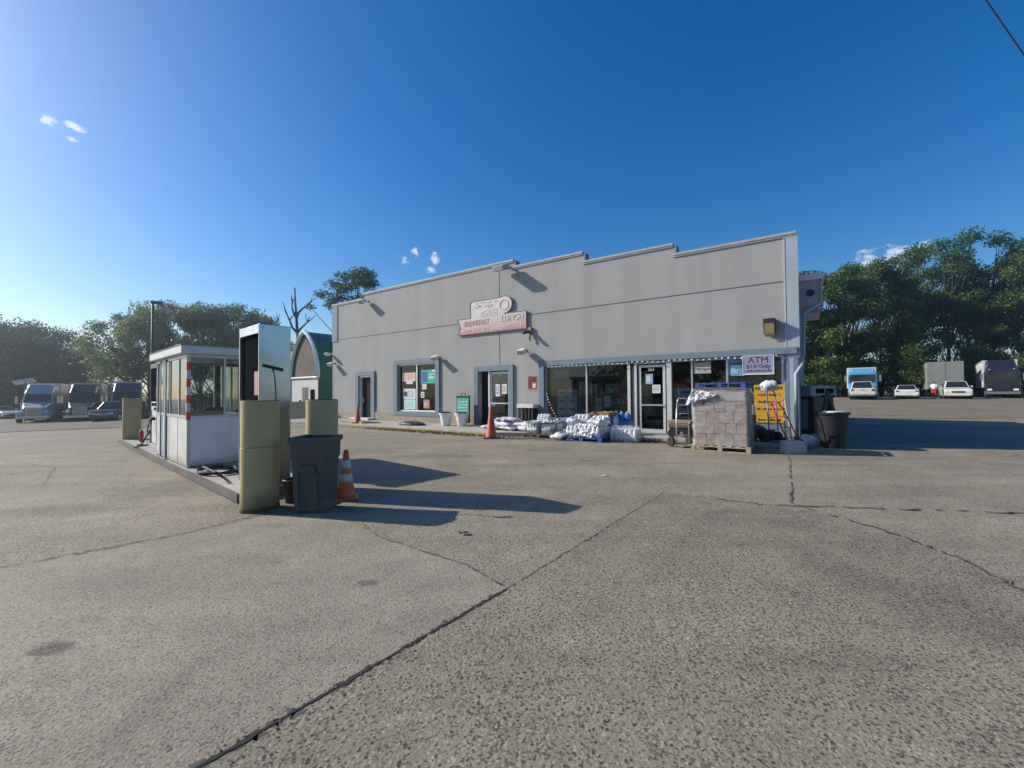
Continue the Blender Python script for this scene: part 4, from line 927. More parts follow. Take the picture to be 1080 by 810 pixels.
# ------------------------------------------------------------------ FUEL ISLAND
isl = MB(); isl.box(0, 11.3, -1.3, 0, 0, .13)
IS = struct(isl.build('fuel_island', conc, bevel=.015)); IS.location = I(0); IS.rotation_euler = (0, 0, IANG)
ed = MB(); ed.box(-.02, 11.32, .001, .03, .02, .14); ed.box(-.022, -.001, -1.3, .0, .02, .14)
ED = struct(ed.build('island_edging', mat('edge_steel', (.13, .125, .12), .6, .3, var=.4, scale=3))); ED.location = I(0); ED.rotation_euler = (0, 0, IANG)

def guard(label, loc, rz, w=.46, d=.28, h=1.41):
    r = thing('pump_guard', label, 'bollard', loc, rz, 'yellow steel guards round the fuel island')
    def prof_(inset):
        P_ = []; rr_ = d/2-inset; hw = w/2-d/2
        for k in range(13): a = -PI/2+PI*k/12; P_.append((hw+rr_*math.cos(a), rr_*math.sin(a)))
        for k in range(13): a = PI/2+PI*k/12; P_.append((-hw+rr_*math.cos(a), rr_*math.sin(a)))
        return P_
    MB().prism(prof_(0), 'z', 0, h*.58).build('shell', olive, r, bevel=.004)
    MB().prism(prof_(.004), 'z', h*.58+.004, h).build('shell', olive, r, bevel=.006)
    MB().prism(prof_(-.006), 'z', 0, .05).build('foot_rust', mat('rust', (.16, .085, .04), .9, var=.4), r)
    MB().prism(prof_(.012), 'z', h, h+.012).build('cap', mat('guard_cap', (.13, .11, .07), .8, var=.4), r)
    return r
g0 = guard('large dull yellow guard in front of the near fuel pump', (-3.30, 5.60, 0), IANG+PI/2)
dup(g0, 'dull yellow guard behind the blue-grey bin', (-2.78, 6.25, 0), IANG+PI/2)
dup(g0, 'small looking dull yellow guard at the far end of the island', I(11.05, -.25, 0), IANG+PI/2)
# peeled paint patch on near guard
pumpw = mat('pump_white', (.62, .63, .62), .45, var=.08); pumpd = mat('pump_black', (.012, .012, .016), .6, var=.2, spec=.0)
def fuel_pump(label, loc, rz, L=.89, Wd=.45, H=2.42):
    """local x runs along the island, y towards the road; the road face holds the display"""
    r = thing('fuel_pump', label, 'fuel pump', loc, rz, 'tall stainless fuel pumps on the island')
    hx, hy = L/2, Wd/2
    c = MB(); c.box(-hx, -hx+.03, -hy, hy, .0, H); c.box(hx-.03, hx, -hy, hy, .0, H); c.box(-hx+.03, hx-.03, -hy, hy, H-.14, H)
    c.build('cabinet_shell', steel, r, bevel=.008)
    MB().box(-hx+.031, hx-.031, -hy+.05, hy-.05, 1.28, H-.141).build('upper_panel', pumpd, r)
    MB().box(-hx+.031, hx-.031, -hy+.03, hy-.03, 0.02, .98).build('lower_body', pumpw, r, bevel=.01)
    d = MB().box(-hx+.031, hx-.031, -hy+.02, hy-.02, .99, 1.27).build('display_box', pumpw, r, bevel=.01)
    for s_ in (-1, 1):
        y0 = s_*(hy-.02)
        for (x0, x1, z0, z1) in ((-.32, -.05, 1.14, 1.24), (.02, .3, 1.14, 1.24), (-.32, -.18, 1.02, 1.1), (-.12, 0, 1.02, 1.1)):
            MB().box(x0, x1, min(y0, y0+s_*.006), max(y0, y0+s_*.006), z0, z1).build('screen', pumpd, d)
    MB().box(-.38, -.12, hy-.05, hy-.043, 1.36, 1.72).build('notice', mat('notice_pink', (.42, .20, .24), .5), r)
    nz = MB(); nz.tube([(-.30, hy+.0, .78), (-.30, hy+.10, .76), (-.28, hy+.15, .66), (-.25, hy+.16, .55)], [.05, .045, .03, .02], 8)
    nz.build('nozzle', black, r, smooth=True)
    hs_ = MB(); hs_.tube([(-.28, hy+.10, .72), (-.40, hy+.18, .62), (-.42, hy+.2, .42), (-.30, hy+.16, .32), (-.1, hy+.08, .4), (.1, hy+.03, .7), (.2, hy, .85)], .022, 8)
    hs_.build('hose', black, r, smooth=True)
    return r
fp = fuel_pump('near tall fuel pump with stainless end panel and black upper face', I(.23+.445, -.32-.225, .13), IANG)
fp2 = dup(fp, 'far dark fuel pump half hidden by the glass booth', I(8.75, -.62, .13), IANG, scale=(1, .9, .93))
for c in fp2.children:
    if c.name.startswith('cabinet_shell'): c.material_slots[0].link = 'OBJECT'; c.material_slots[0].material = mat('pump_slate', (.07, .085, .10), .5, var=.2)
# hose on the island
b = MB(); P_ = []
for k in range(90):
    a = k/90*2*PI*2.6; q = .28+.05*math.sin(k*.21); P_.append((q*1.5*math.cos(a), q*math.sin(a), .155+.012*k/30+.01*math.sin(k)))
P_ += [(.55, -.1, .17), (.9, -.15, .18), (1.1, -.3, .3)]
b.tube(P_, .021, 7); o = tag(b.build('coiled_hose', black, smooth=True), 'black fuel hose coiled on the island before the booth', 'hose'); o.location = I(2.2, -.3, 0); o.rotation_euler = (0, 0, IANG+PI)
b = MB(); b.tube([(0, 0, .6), (.1, .15, .25), (.35, .25, .16), (.7, .15, .155), (.9, -.1, .16), (1.1, .1, .17)], .02, 7); o = tag(b.build('fallen_hose', black, smooth=True), 'black hose looping beside the far pump', 'hose'); o.location = I(7.4, .0-.15, 0); o.rotation_euler = (0, 0, IANG)
r = thing('fire_extinguisher', 'small red extinguisher beside the far pump', 'extinguisher', I(9.7, -.3, .13), 0); r.scale = (.7, .7, .7)
MB().lathe([(.07, 0), (.075, .03), (.075, .4), (.05, .47), (.02, .5)], seg=14).build('cylinder_body', mat('ext_red', (.45, .03, .03), .4), r, smooth=True); MB().tube([(0, 0, .5), (0, 0, .55), (.06, 0, .56)], .015, 6).build('valve', dark, r)
# squeegee
r = thing('squeegee', 'long handled squeegee propped against the near fuel pump', 'squeegee', (-3.22, 5.92, .13), 0)
MB().tube([(.0, 0, .0), (-.035, .0, .9), (-.07, .0, 1.55), (-.10, .0, 1.72)], .012, 7).build('handle', mat('squeegee_handle', (.12, .12, .12), .5), r, smooth=True)
MB().box(-.14, .14, -.02, .02, -.022, .022, Matrix.Translation((-.10, 0, 1.74)) @ Euler((0, rad(14), 0)).to_matrix().to_4x4()).build('blade', black, r)
r = thing('wash_bucket', 'small dark bucket at the foot of the near pump', 'bucket', (-3.05, 5.98, 0), 0)
MB().lathe([(.11, 0), (.14, .3), (.15, .3), (.15, .32), (.13, .32), (.1, .02), (.01, .02)], seg=20).build('bucket_body', dark, r, smooth=True)

# booth
BA, BO = 3.08, -.04                         # near corner on the road side
BL, BW, BH = 2.8, 1.15, 2.14
B = thing('cashier_booth', 'white metal cashier booth with tall glass on the fuel island', 'booth', I(BA, BO, .13), IANG)
bw = mat('booth_panel', (.62, .63, .62), .45, .15, var=.14, scale=2, bump=.05, streak=.3, dirt=(.30, .24, .17), dz=.14, wear=(.33, .25, .18), wscale=6, wlev=.72)
bp_ = mat('booth_post', (.45, .48, .50), .4, .5, var=.15)
SZ = .93
# local: x 0..BL away, y 0..-BW ; y=0 road side, x=0 near side
pn = MB()
pn.box(.04, BL-.04, -.03, -.002, 0.03, SZ); pn.box(.04, BL-.04, -BW+.002, -BW+.03, .03, SZ)
pn.box(.002, .03, -BW+.04, -.04, .03, SZ); pn.box(BL-.03, BL-.002, -BW+.04, -.04, .03, SZ)
pn.build('lower_panel', bw, B, bevel=.003)
sm = MB()
for x in (.72, 1.5, 2.15): sm.box(x, x+.012, .0, .003, .05, SZ-.01)
sm.build('panel_seam', mat('seam_dk', (.1, .1, .1), .7), B)
ps = MB()
for x, y in ((0, 0), (BL-.05, 0), (0, -BW+.05), (BL-.05, -BW+.05)): ps.box(x, x+.05, y-.05, y, 0, BH)
ps.build('corner_post', bp_, B, bevel=.004)
ml = MB()
for x in (.69, 1.47, 2.12): ml.box(x, x+.045, -.045, -.005, SZ+.045, BH-.06); ml.box(x, x+.04, -BW+.005, -BW+.045, SZ+.045, BH-.06)
ml.box(.05, BL-.05, -.045, .012, SZ, SZ+.045); ml.box(.05, BL-.05, -BW, -BW+.045, SZ, SZ+.045); ml.box(-.012, .045, -BW+.05, -.05, SZ, SZ+.045); ml.box(BL-.045, BL, -BW+.05, -.05, SZ, SZ+.045)
ml.box(.05, BL-.05, -.045, -.003, BH-.06, BH); ml.box(.05, BL-.05, -BW+.003, -BW+.045, BH-.06, BH); ml.box(.003, .045, -BW+.05, -.05, BH-.06, BH); ml.box(BL-.045, BL-.003, -BW+.05, -.05, BH-.06, BH)
ml.box(.005, .04, -.62, -.585, SZ+.045, BH-.06); ml.box(BL-.04, BL-.005, -.62, -.585, SZ+.045, BH-.06)
ml.build('window_bars', bp_, B)
dp = MB(); dp.box(1.72, 1.84, .004, .03, .0, BH-.02); dp.box(2.3, 2.36, .004, .02, .0, BH-.02); dp.build('door_post', mat('post_bluegrey', (.26, .33, .37), .5), B, bevel=.003)
for (a_, b_, c_, d_) in ((.05, BL-.05, -.026, -.020), (.05, BL-.05, -BW+.020, -BW+.026)): MB().box(a_, b_, c_, d_, SZ+.045, BH-.06).build('pane', glass_b, B)
MB().box(.02, .026, -BW+.05, -.05, SZ+.045, BH-.06).build('pane', glass_b, B); MB().box(BL-.026, BL-.02, -BW+.05, -.05, SZ+.045, BH-.06).build('pane', glass_b, B)
rf = MB(); rf.box(-.12, BL+.12, -BW-.12, .12, BH+.002, BH+.15); rf.build('roof', mat('booth_roof', (.58, .60, .62), .5, .1, var=.1), B, bevel=.012)
MB().box(-.13, BL+.13, -BW-.13, .13, BH+.151, BH+.165).build('roof_edge', mat('edge_dk', (.25, .26, .27), .6), B)
MB().box(.06, .5, -BW+.06, -.1, SZ-.06, SZ-.02).build('counter', mat('counter', (.3, .28, .25), .5), B)
MB().box(.03, BL-.03, -BW+.03, -.03, 0.002, .028).build('booth_floor', mat('booth_floor', (.2, .2, .2), .6), B)
tp = MB()
for i, z in enumerate([.90+.155*k for k in range(8)]):
    MB().box(-.008, .052, .003, .012, z, z+.155).build('tape_stripe', mat('tape_red', (.55, .04, .04), .4) if i % 2 == 0 else mat('tape_silver', (.5, .5, .5), .35), B)
    MB().box(-.012, -.001, -.05, .012, z, z+.155).build('tape_stripe', mat('tape_red', (.55, .04, .04), .4) if i % 2 == 0 else mat('tape_silver', (.5, .5, .5), .35), B)
r = thing('counter_box', 'small beige till and papers on the booth counter', 'till', I(BA+.28, BO-.5, .13+SZ-.018), IANG)
MB().box(-.12, .12, -.15, .15, 0, .14).build('till_body', mat('till_beige', (.45, .38, .28), .5), r, bevel=.01); MB().box(-.1, .1, -.14, .14, .141, .2, Euler((0, rad(10), 0)).to_matrix().to_4x4()).build('till_top', dark, r)

# grey bin and cone in the foreground
r = thing('waste_bin', 'tall blue-grey rectangular open bin in front of the yellow guards', 'bin', (-2.57, 5.60, 0), -.05)
bing = mat('bin_bluegrey', (.055, .066, .078), .55, var=.2, scale=4, bump=.1, wear=(.13, .13, .13), wscale=14, wlev=.68, dirt=(.15, .13, .11), dz=.12)
def rect_ring(w, d, z): return [(-w/2, -d/2, z), (w/2, -d/2, z), (w/2, d/2, z), (-w/2, d/2, z)]
b = MB(); secs = [(.37, .34, 0), (.385, .36, .02), (.43, .40, .66), (.455, .42, .68), (.465, .43, .88), (.505, .47, .885), (.505, .47, .95), (.48, .44, .95), (.455, .42, .90), (.35, .33, .06)]
rg = [[b.b.verts.new(p) for p in rect_ring(*s_)] for s_ in secs]
for a_, c_ in zip(rg, rg[1:]):
    for i in range(4): b.b.faces.new((a_[i], a_[(i+1) % 4], c_[(i+1) % 4], c_[i]))
b.b.faces.new(rg[0][::-1]); b.b.faces.new(rg[-1])
b.build('bin_body', bing, r, bevel=.022, seg=3)
b = MB(); b.box(-.10, .10, -.222, -.200, .50, .60); b.build('grip_recess', mat('bin_grip', (.045, .055, .066), .5), r, bevel=.012)
b = MB()
for x in (-.13, .11): b.box(x, x+.02, -.222, -.198, .06, .52, Euler((rad(2.5), 0, 0)).to_matrix().to_4x4())
b  .build('rib', bing, r, bevel=.006)
tr_cone('orange cone with two white bands beside the blue-grey bin', (-2.38, 6.12, 0), .70, oran, True, .17, rz=.4)

# old dispenser on the right
r = thing('fuel_pump', 'dark old dispenser with pale header behind the round bin', 'fuel pump', (10.15, 14.3, 0), .25)
MB().box(-.42, .42, -.3, .3, .0, 1.30).build('cabinet', mat('disp_dark', (.05, .052, .055), .4, var=.3), r, bevel=.02)
h_ = MB().box(-.55, .5, -.33, .33, 1.305, 1.66).build('header', mat('disp_head', (.35, .38, .40), .5, var=.15), r, bevel=.03)
for (x0, x1) in ((-.35, .0), (.06, .38)): MB().box(x0, x1, -.338, -.331, 1.40, 1.56).build('display', pumpd, h_)
MB().box(-.48, -.43, -.1, .1, .2, 1.2).build('side_post', alu, r); MB().tube([(.43, 0, 1.1), (.6, -.1, .9), (.62, -.1, .4), (.5, -.1, .2), (.44, 0, .5)], .022, 8).build('hose', black, r, smooth=True)
MB().box(.15, .3, -.34, -.302, .8, 1.15).build('nozzle', mat('nozzle_tan', (.5, .35, .2), .5), r, bevel=.02)
r = thing('small_cabinet', 'narrow beige cabinet left of the dark old dispenser', 'cabinet', (9.45, 14.9, 0), .25)
MB().box(-.18, .18, -.2, .2, 0, 1.05).build('cabinet_body', mat('cab_beige', (.45, .38, .28), .6, var=.1), r, bevel=.01); MB().box(-.12, .12, -.21, -.201, .5, .95).build('cabinet_door', mat('cab_beige2', (.36, .30, .22), .6), r)

# ------------------------------------------------------------------ BACKGROUND BUILDINGS
Hh = thing('arched_building', 'green barrel roofed building with pointed white arch front', 'building', (-12.6, 28.0, 0), FANG)
gr = mat('green_metal', (.04, .19, .11), .55, .2, var=.2, scale=3); WA = 3.5
def garch(w, h, z0, n=14):
    P_ = []
    for k in range(n+1): t = k/n; P_.append((w*(t**1.6)*.5, z0+(h-z0)*t**.62 if False else z0+(h-z0)*math.sin(t*PI/2)**.9))
    return P_
def arch_poly(w, z0, h, n=12):
    L_ = []
    for k in range(n+1):
        t = k/n; L_.append((w/2*(1-t**1.9)**.72, z0+(h-z0)*t))
    return L_+[(-x, z) for x, z in L_[::-1][1:]]
poly = [(x+WA/2, z) for x, z in arch_poly(WA, 2.6, 5.75)]
MB().prism([(0, 0), (WA, 0), (WA, 2.6)]+poly[1:-1]+[(0, 2.6)], 'y', -16, 0).build('hall_body', gr, Hh)
inner = [(x+WA/2, z) for x, z in arch_poly(WA-.7, 2.62, 5.3)]
MB().prism(inner, 'y', .02, .06).build('gable_boards', mat('gable_brown', (.16, .13, .11), .9, var=.3, scale=6), Hh)
MB().prism([(.12, 0), (WA-.12, 0), (WA-.12, 2.56), (.12, 2.56)], 'y', .02, .08).build('front_wall', offwh, Hh)
b = MB(); b.tube([(x, .12, z) for x, z in poly], .13, 6); b.tube([(.0, .12, 2.6), (WA, .12, 2.6)], .07, 6); b.build('arch_trim', mat('arch_white', (.78, .84, .78), .7), Hh)
MB().box(1.3, 2.0, .081, .1, 0, 1.95).build('door', mat('door_brown', (.15, .12, .1), .7), Hh); MB().box(.5, 1.0, .081, .1, 1.1, 1.8).build('window', pumpd, Hh)
r = thing('garden_fence', 'dark panel fence standing before the arched building', 'fence', (-11.6, 24.5, 0), FANG)
b = MB()
for k in range(26): b.box(-.6+k*.2, -.42+k*.2, 0, .03, .05, 1.05)
b.build('fence_board', mat('fence_dark', (.03, .04, .035), .8, var=.4), r)
for k in range(4): MB().box(-.6+k*1.7, -.5+k*1.7, -.1, -.01, 0, 1.15).build('fence_post', mat('fence_dark', (.03, .04, .035)), r)
r = thing('white_house', 'small white gabled house behind the arched building', 'house', (-23.5, 40, 0), .5)
MB().box(-3, 3, -4, 4, 0, 2.9).build('wall', offwh, r); MB().prism([(-3.3, 2.91), (3.3, 2.91), (0, 4.6)], 'y', -4.3, 4.3).build('roof', mat('roof_grey', (.1, .1, .1), .9), r)
for x in (-2, .8): MB().box(x, x+1, -4.03, -4.001, 1, 2.1).build('window', pumpd, r)

# light pole, overhead wires
r = thing('lamp_post', 'tall thin dark lamp post behind the booth', 'lamp post', (-21.1, 25.0, terrain(-21.1, 25)), .5)
MB().tube([(0, 0, 0), (0, 0, 7.0)], .09, 10, .06).build('pole', mat('pole_dark', (.06, .07, .075), .6), r, smooth=True); MB().box(-.1, .45, -.14, .14, 6.98, 7.14).build('lamp_head', mat('pole_dark', (.06, .07, .075)), r, bevel=.03)
o = tag(MB().tube([(15.5, 12.5, 16.9), (17.07, 15, 15.43), (18.365, 15, 13.424), (20.5, 15.6, 10.9)][1:3] and [(15.9, 15, 17.2), (17.07, 15, 15.43), (18.365, 15, 13.424), (21.5, 15, 8.9)], .024, 8).build('overhead_cable', black, smooth=True), 'thick black overhead cable crossing the upper right sky', 'cable')
# span wires in front of the right trees
def wire(label, a, b_, sag):
    P_ = []
    for k in range(25):
        t = k/24; p = Vector(a).lerp(Vector(b_), t); P_.append((p.x, p.y, p.z-sag*4*t*(1-t)))
    return tag(MB().tube(P_, .022, 5).build('utility_wire', black), label, 'wire')
wire('upper utility wire sagging in front of the right hand trees', (21.5, 32, 9.0), (75, 40, 14.5), 1.2)
wire('lower utility wire sagging in front of the right hand trees', (21.5, 32, 8.3), (75, 40, 12.6), 1.2)
# tilted pale panel lamp at far left
r = thing('area_light', 'tilted pale area light panel on a post beyond the left trucks', 'lamp post', (-49.6, 43.5, terrain(-50, 43)), .6)
MB().tube([(0, 0, 0), (0, 0, 4.0)], .06, 8).build('post', mat('pole_dark', (.06, .07, .075)), r); MB().box(-.75, .75, -.4, .4, -.05, .05, Matrix.Translation((-.1, 0, 4.1)) @ Euler((rad(-25), rad(-14), 0)).to_matrix().to_4x4()).build('panel', white, r)

# ------------------------------------------------------------------ VEHICLES   (local: front towards -y)
def wheel(parent, x, y, r_, w, rimm=alu):
    wh = MB().tube([(x-w/2, y, r_), (x+w/2, y, r_)], r_, 20).build('wheel', tyre, parent, bevel=.02)
    s_ = 1 if x > 0 else -1
    MB().tube([(x+s_*(w/2), y, r_), (x+s_*(w/2+.015), y, r_)], r_*.6, 16).build('rim', rimm, wh)
def gh(y0b, y1b, y0t, y1t, wb, wt, z0, z1):
    return [(-wb/2, y0b, z0), (wb/2, y0b, z0), (wb/2, y1b, z0), (-wb/2, y1b, z0)], [(-wt/2, y0t, z1), (wt/2, y0t, z1), (wt/2, y1t, z1), (-wt/2, y1t, z1)]
def glass_faces(parent, lo, hi, ins=.1, off=.008, names=('windshield', 'side_window', 'rear_window', 'side_window')):
    L_ = [Vector(p) for p in lo]; H_ = [Vector(p) for p in hi]
    for i in range(4):
        a, b_, c, d = L_[i], L_[(i+1) % 4], H_[(i+1) % 4], H_[i]
        ctr = (a+b_+c+d)/4; nrm = (b_-a).cross(d-a).normalized()
        if nrm.dot(ctr-Vector((0, (L_[0].y+L_[2].y)/2, ctr.z))) < 0: nrm = -nrm
        q = [ctr+(p-ctr)*(1-ins*1.2)+nrm*off for p in (a, b_, c, d)]
        q2 = [p+nrm*.006 for p in q]
        MB().hexa(q, q2).build(names[i], cglass, parent)
def car(label, cat, loc, rz, paint, L=4.6, Wd=1.82, kind='sedan', name='parked_car'):
    r = thing(name, label, cat, loc, rz)
    h = L/2
    if kind == 'sedan': side = [(-h, .35), (-h, .62), (-h+.25, .75), (-h+1.25, .92), (h-.95, .98), (h-.1, .95), (h, .8), (h, .38), (h-.2, .25), (-h+.2, .22)]; G = gh(-h+1.25, h-.75, -h+2.0, h-1.4, Wd*.93, Wd*.70, .93, 1.42)
    elif kind == 'suv': side = [(-h, .4), (-h, .8), (-h+.12, .98), (-h+1.15, 1.10), (h-.05, 1.12), (h, .9), (h, .4), (h-.2, .3), (-h+.2, .28)]; G = gh(-h+1.05, h-.06, -h+1.75, h-.4, Wd*.93, Wd*.74, 1.10, 1.76)
    else: side = [(-h, .45), (-h, .9), (-h+.12, 1.05), (-h+1.35, 1.12), (h, 1.12), (h, .5), (h-.2, .4), (-h+.2, .35)]; G = gh(-h+1.35, -h+3.0, -h+1.95, -h+2.85, Wd*.93, Wd*.76, 1.11, 1.80)
    MB().prism(side, 'x', -Wd/2, Wd/2).build('body', paint, r, bevel=.07, seg=3)
    MB().hexa(*G).build('cabin', paint, r, bevel=.05, seg=2)
    glass_faces(r, *G)
    wr = .33 if kind == 'sedan' else .38
    for x in (-Wd/2+.09, Wd/2-.09):
        for y in (-h+.85, h-.95): wheel(r, x, y, wr, .22)
    for y in (-h+.85, h-.95): MB().tube([(-Wd/2-.004, y, wr+.02), (Wd/2+.004, y, wr+.02)], wr+.07, 20).build('wheel_arch', dark, r)
    zf = side[1][1]
    for s_ in (-1, 1):
        MB().box(s_*Wd*.37-.2, s_*Wd*.37+.2, -h-.012, -h+.05, zf-.14, zf+.02).build('headlight', hlamp, r, bevel=.02)
        MB().box(s_*Wd*.40-.14, s_*Wd*.40+.14, h-.05, h+.012, (.72 if kind == 'sedan' else .8), (.86 if kind == 'sedan' else 1.05)).build('tail_light', red_l, r, bevel=.02)
        MB().box(s_*(Wd/2+.09)-.09, s_*(Wd/2+.09)+.09, G[0][0][1]+.35, G[0][0][1]+.5, G[0][0][2]+.03, G[0][0][2]+.2).build('mirror', paint, r, bevel=.03)
    MB().box(-.45, .45, -h-.012, -h+.03, zf-.22, zf-.02).build('grille', chrome if kind != 'sedan' else dark, r); 
    for k in range(3): MB().box(-.42, .42, -h-.016, -h-.0125, zf-.2+k*.06, zf-.17+k*.06).build('grille_slot', dark, r)
    MB().box(-Wd*.42, Wd*.42, -h-.03, -h+.1, .32, .46).build('bumper', dark if kind != 'suv' else paint, r, bevel=.03)
    MB().box(-Wd*.44, Wd*.44, h-.1, h+.05, .36, .5).build('bumper', chrome if kind == 'pickup' else paint, r, bevel=.03)
    MB().box(-.18, .18, h+.013, h+.02, .55, .68).build('licence_plate', white, r)
    if kind == 'pickup':
        MB().box(-Wd/2+.08, Wd/2-.08, -h+3.15, h-.08, 1.06, 1.125).build('load_bed', dark, r)
        MB().box(-Wd/2+.1, Wd/2-.1, h+.003, h+.012, .62, 1.02).build('tailgate', paint, r, bevel=.02); MB().box(-.15, .15, h+.013, h+.03, .92, .98).build('tailgate_handle', dark, r)
    if kind == 'suv':
        for s_ in (-1, 1): MB().tube([(s_*.6, -h+1.9, 1.80), (s_*.6, h-.6, 1.80)], .025, 6).build('roof_rail', alu, r)
    return r
pw = mat('car_white', (.66, .66, .63), .3, coat=.5, var=.03); pnv = mat('car_blue', (.055, .075, .12), .3, .3, coat=.6, var=.03)
def semi(label, loc, rz, paint, trail, fairing=3.75, trailer_len=13., style='hood', group=None, tr_paint=None, boxh=3.95, roof_lights=True):
    r = thing('semi_truck', label, 'truck', loc, rz, group)
    Wd = 2.45
    if style == 'hood':
        MB().hexa([(-.95, -3.3, .55), (.95, -3.3, .55), (1.1, -1.3, .6), (-1.1, -1.3, .6)], [(-.75, -3.15, 1.45), (.75, -3.15, 1.45), (1.0, -1.3, 1.95), (-1.0, -1.3, 1.95)]).build('hood', paint, r, bevel=.14, seg=3)
        G = gh(-1.3, .6, -.55, .6, 2.15, 1.95, 1.93, 2.85)
        MB().hexa(*G).build('cab', paint, r, bevel=.06); glass_faces(r, *G)
        MB().box(-1.15, 1.15, -1.28, 2.1, .7, 1.95).build('lower_cab', paint, r, bevel=.06)
        MB().hexa([(-1.02, -.62, 2.80), (1.02, -.62, 2.80), (1.18, 2.1, 2.0), (-1.18, 2.1, 2.0)], [(-.85, .5, fairing), (.85, .5, fairing), (1.15, 2.1, fairing+.05), (-1.15, 2.1, fairing+.05)]).build('roof_fairing', paint, r, bevel=.15, seg=3)
        MB().box(-1.16, 1.16, .6, 2.1, 1.9, 3.3).build('sleeper', paint, r, bevel=.08)
        gy = -3.3
        MB().prism([(-.55, .75), (.55, .75), (.5, 1.42), (-.5, 1.42)], 'y', gy-.02, gy+.2).build('grille', chrome, r, bevel=.03)
        b = MB()
        for k in range(7): b.box(-.46, .46, gy-.032, gy-.021, .82+k*.08, .86+k*.08)
        b.build('grille_bars', dark, r)
        MB().box(-1.15, 1.15, gy-.12, gy+.25, .35, .72).build('bumper', chrome if paint is not pw else paint, r, bevel=.08)
        for s_ in (-1, 1):
            MB().blob((s_*.83, gy+.12, 1.02), (.2, .16, .17), 2).build('headlight', hlamp, r, smooth=True)
            MB().box(s_*.95-.28, s_*.95+.28, gy+.15, gy+1.5, .62, 1.12).build('fender', paint, r, bevel=.14, seg=3)
    else:
        MB().box(-1.2, 1.2, -2.2, 0, .55, 2.9).build('cab', paint, r, bevel=.12, seg=3)
        MB().box(-1.05, 1.05, -2.225, -2.19, 1.75, 2.6).build('windshield', cglass, r, bevel=.02)
        gy = -2.2
        MB().box(-.6, .6, gy-.02, gy+.1, .9, 1.5).build('grille', dark, r, bevel=.02); MB().box(-1.2, 1.2, gy-.1, gy+.2, .4, .72).build('bumper', chrome, r, bevel=.05)
        MB().hexa([(-1.05, -1.9, 2.9), (1.05, -1.9, 2.9), (1.15, -.2, 2.9), (-1.15, -.2, 2.9)], [(-.9, -1.0, fairing), (.9, -1.0, fairing), (1.05, -.2, fairing), (-1.05, -.2, fairing)]).build('roof_fairing', paint, r, bevel=.08)
        for s_ in (-1, 1): MB().box(s_*.9-.18, s_*.9+.18, gy-.02, gy+.05, .78, .98).build('headlight', hlamp, r, bevel=.03)
        for k in (0, 1): MB().box(-.95+k*1.0, -.05+k*1.0, -1.2, -.9, 2.93, 3.08).build('roof_vent', dark, r)
    for s_ in (-1, 1):
        y = -1.0 if style == 'hood' else -2.2
        b = MB(); b.tube([(s_*1.1, y, 2.6), (s_*1.42, y-.1, 2.55), (s_*1.42, y-.1, 1.85), (s_*1.15, y, 1.85)], .025, 6); b.box(s_*1.45-.09, s_*1.45+.09, y-.14, y-.06, 1.85, 2.55); b.build('mirror', chrome, r)
        if roof_lights: MB().blob((s_*.85, (-.5 if style == 'hood' else -1.9), (2.95 if style == 'hood' else 3.0)), (.07, .07, .05), 1).build('marker_light', hlamp, r)
    ys = (-2.55, 2.6, 3.9) if style == 'hood' else (-1.3, 3.2)
    for y in ys:
        for x in (-1.02, 1.02): wheel(r, x, y, .5, .34)
    if trail:
        y0 = 2.6 if style == 'hood' else .3
        MB().box(-1.27, 1.27, y0, y0+trailer_len, 1.12, boxh).build('trailer', tr_paint, r, bevel=.03)
        b = MB(); b.box(-.5, .5, -2.4 if style == 'hood' else -1.5, y0+trailer_len-.3, .75, 1.05); b.build('chassis', dark, r)
        for y in (y0+trailer_len-2.8, y0+trailer_len-1.4):
            for x in (-1.02, 1.02): wheel(r, x, y, .5, .34)
        b = MB()
        for s_ in (-1, 1): b.box(s_*1.275-.012, s_*1.275+.012, y0+.02, y0+trailer_len-.02, boxh-.14, boxh+.01); b.box(s_*1.275-.012, s_*1.275+.012, y0+.02, y0+trailer_len-.02, 1.08, 1.2)
        b.build('trailer_rail', alu, r)
    return r
def at(px, Y):                      # place on the terrain at depth Y along the bearing of a column of the photograph
    x = (px-540)/450*Y; return (x, Y, terrain(x, Y)+.02)
silver = mat('truck_silver', (.40, .43, .46), .4, .0, coat=.4, var=.04); tblack = mat('truck_black', (.02, .022, .03), .4, coat=.2, var=.05); tblue = mat('truck_blue_dark', (.035, .05, .085), .4, coat=.2, var=.05)
trw = mat('trailer_white', (.52, .50, .46), .5, var=.1, scale=2)
LH = .72
semi('silver grey semi truck at the left end of the truck row', at(42, 44), LH, silver, True, trailer_len=13, tr_paint=trw, group='semi trucks parked in the left lot')
semi('black semi truck in the middle of the left truck row', at(88, 44.5), LH, tblack, True, trailer_len=13, tr_paint=trw, group='semi trucks parked in the left lot')
semi('dark blue semi truck right of the black one', at(133, 44.5), LH, tblue, True, trailer_len=13, tr_paint=trw, group='semi trucks parked in the left lot')
car('dark blue car in front of the dark blue semi truck', 'car', at(123, 39.5), .30, pnv, 4.6, 1.82, 'suv')
car('white car at the left edge beyond the silver truck', 'car', at(2, 50), 1.3, pw, 4.6, 1.8, 'sedan')
car('white pickup parked nose in, seen from the rear', 'pickup truck', at(909, 43.5), PI-.66, pw, 5.3, 1.95, 'pickup', 'pickup_truck')
semi('light blue box truck behind the white pickup', at(909, 47.5), -.66, mat('truck_sky', (.10, .36, .62), .35, coat=.4, var=.05), True, 3.3, 5.5, 'cabover', tr_paint=mat('box_white', (.55, .58, .60), .5, var=.08), boxh=3.45)
car('white sedan seen from the rear between two trucks', 'car', at(955, 44.5), PI-.70, mat('car_white2', (.7, .7, .68), .3, coat=.5), 4.6, 1.8, 'sedan')
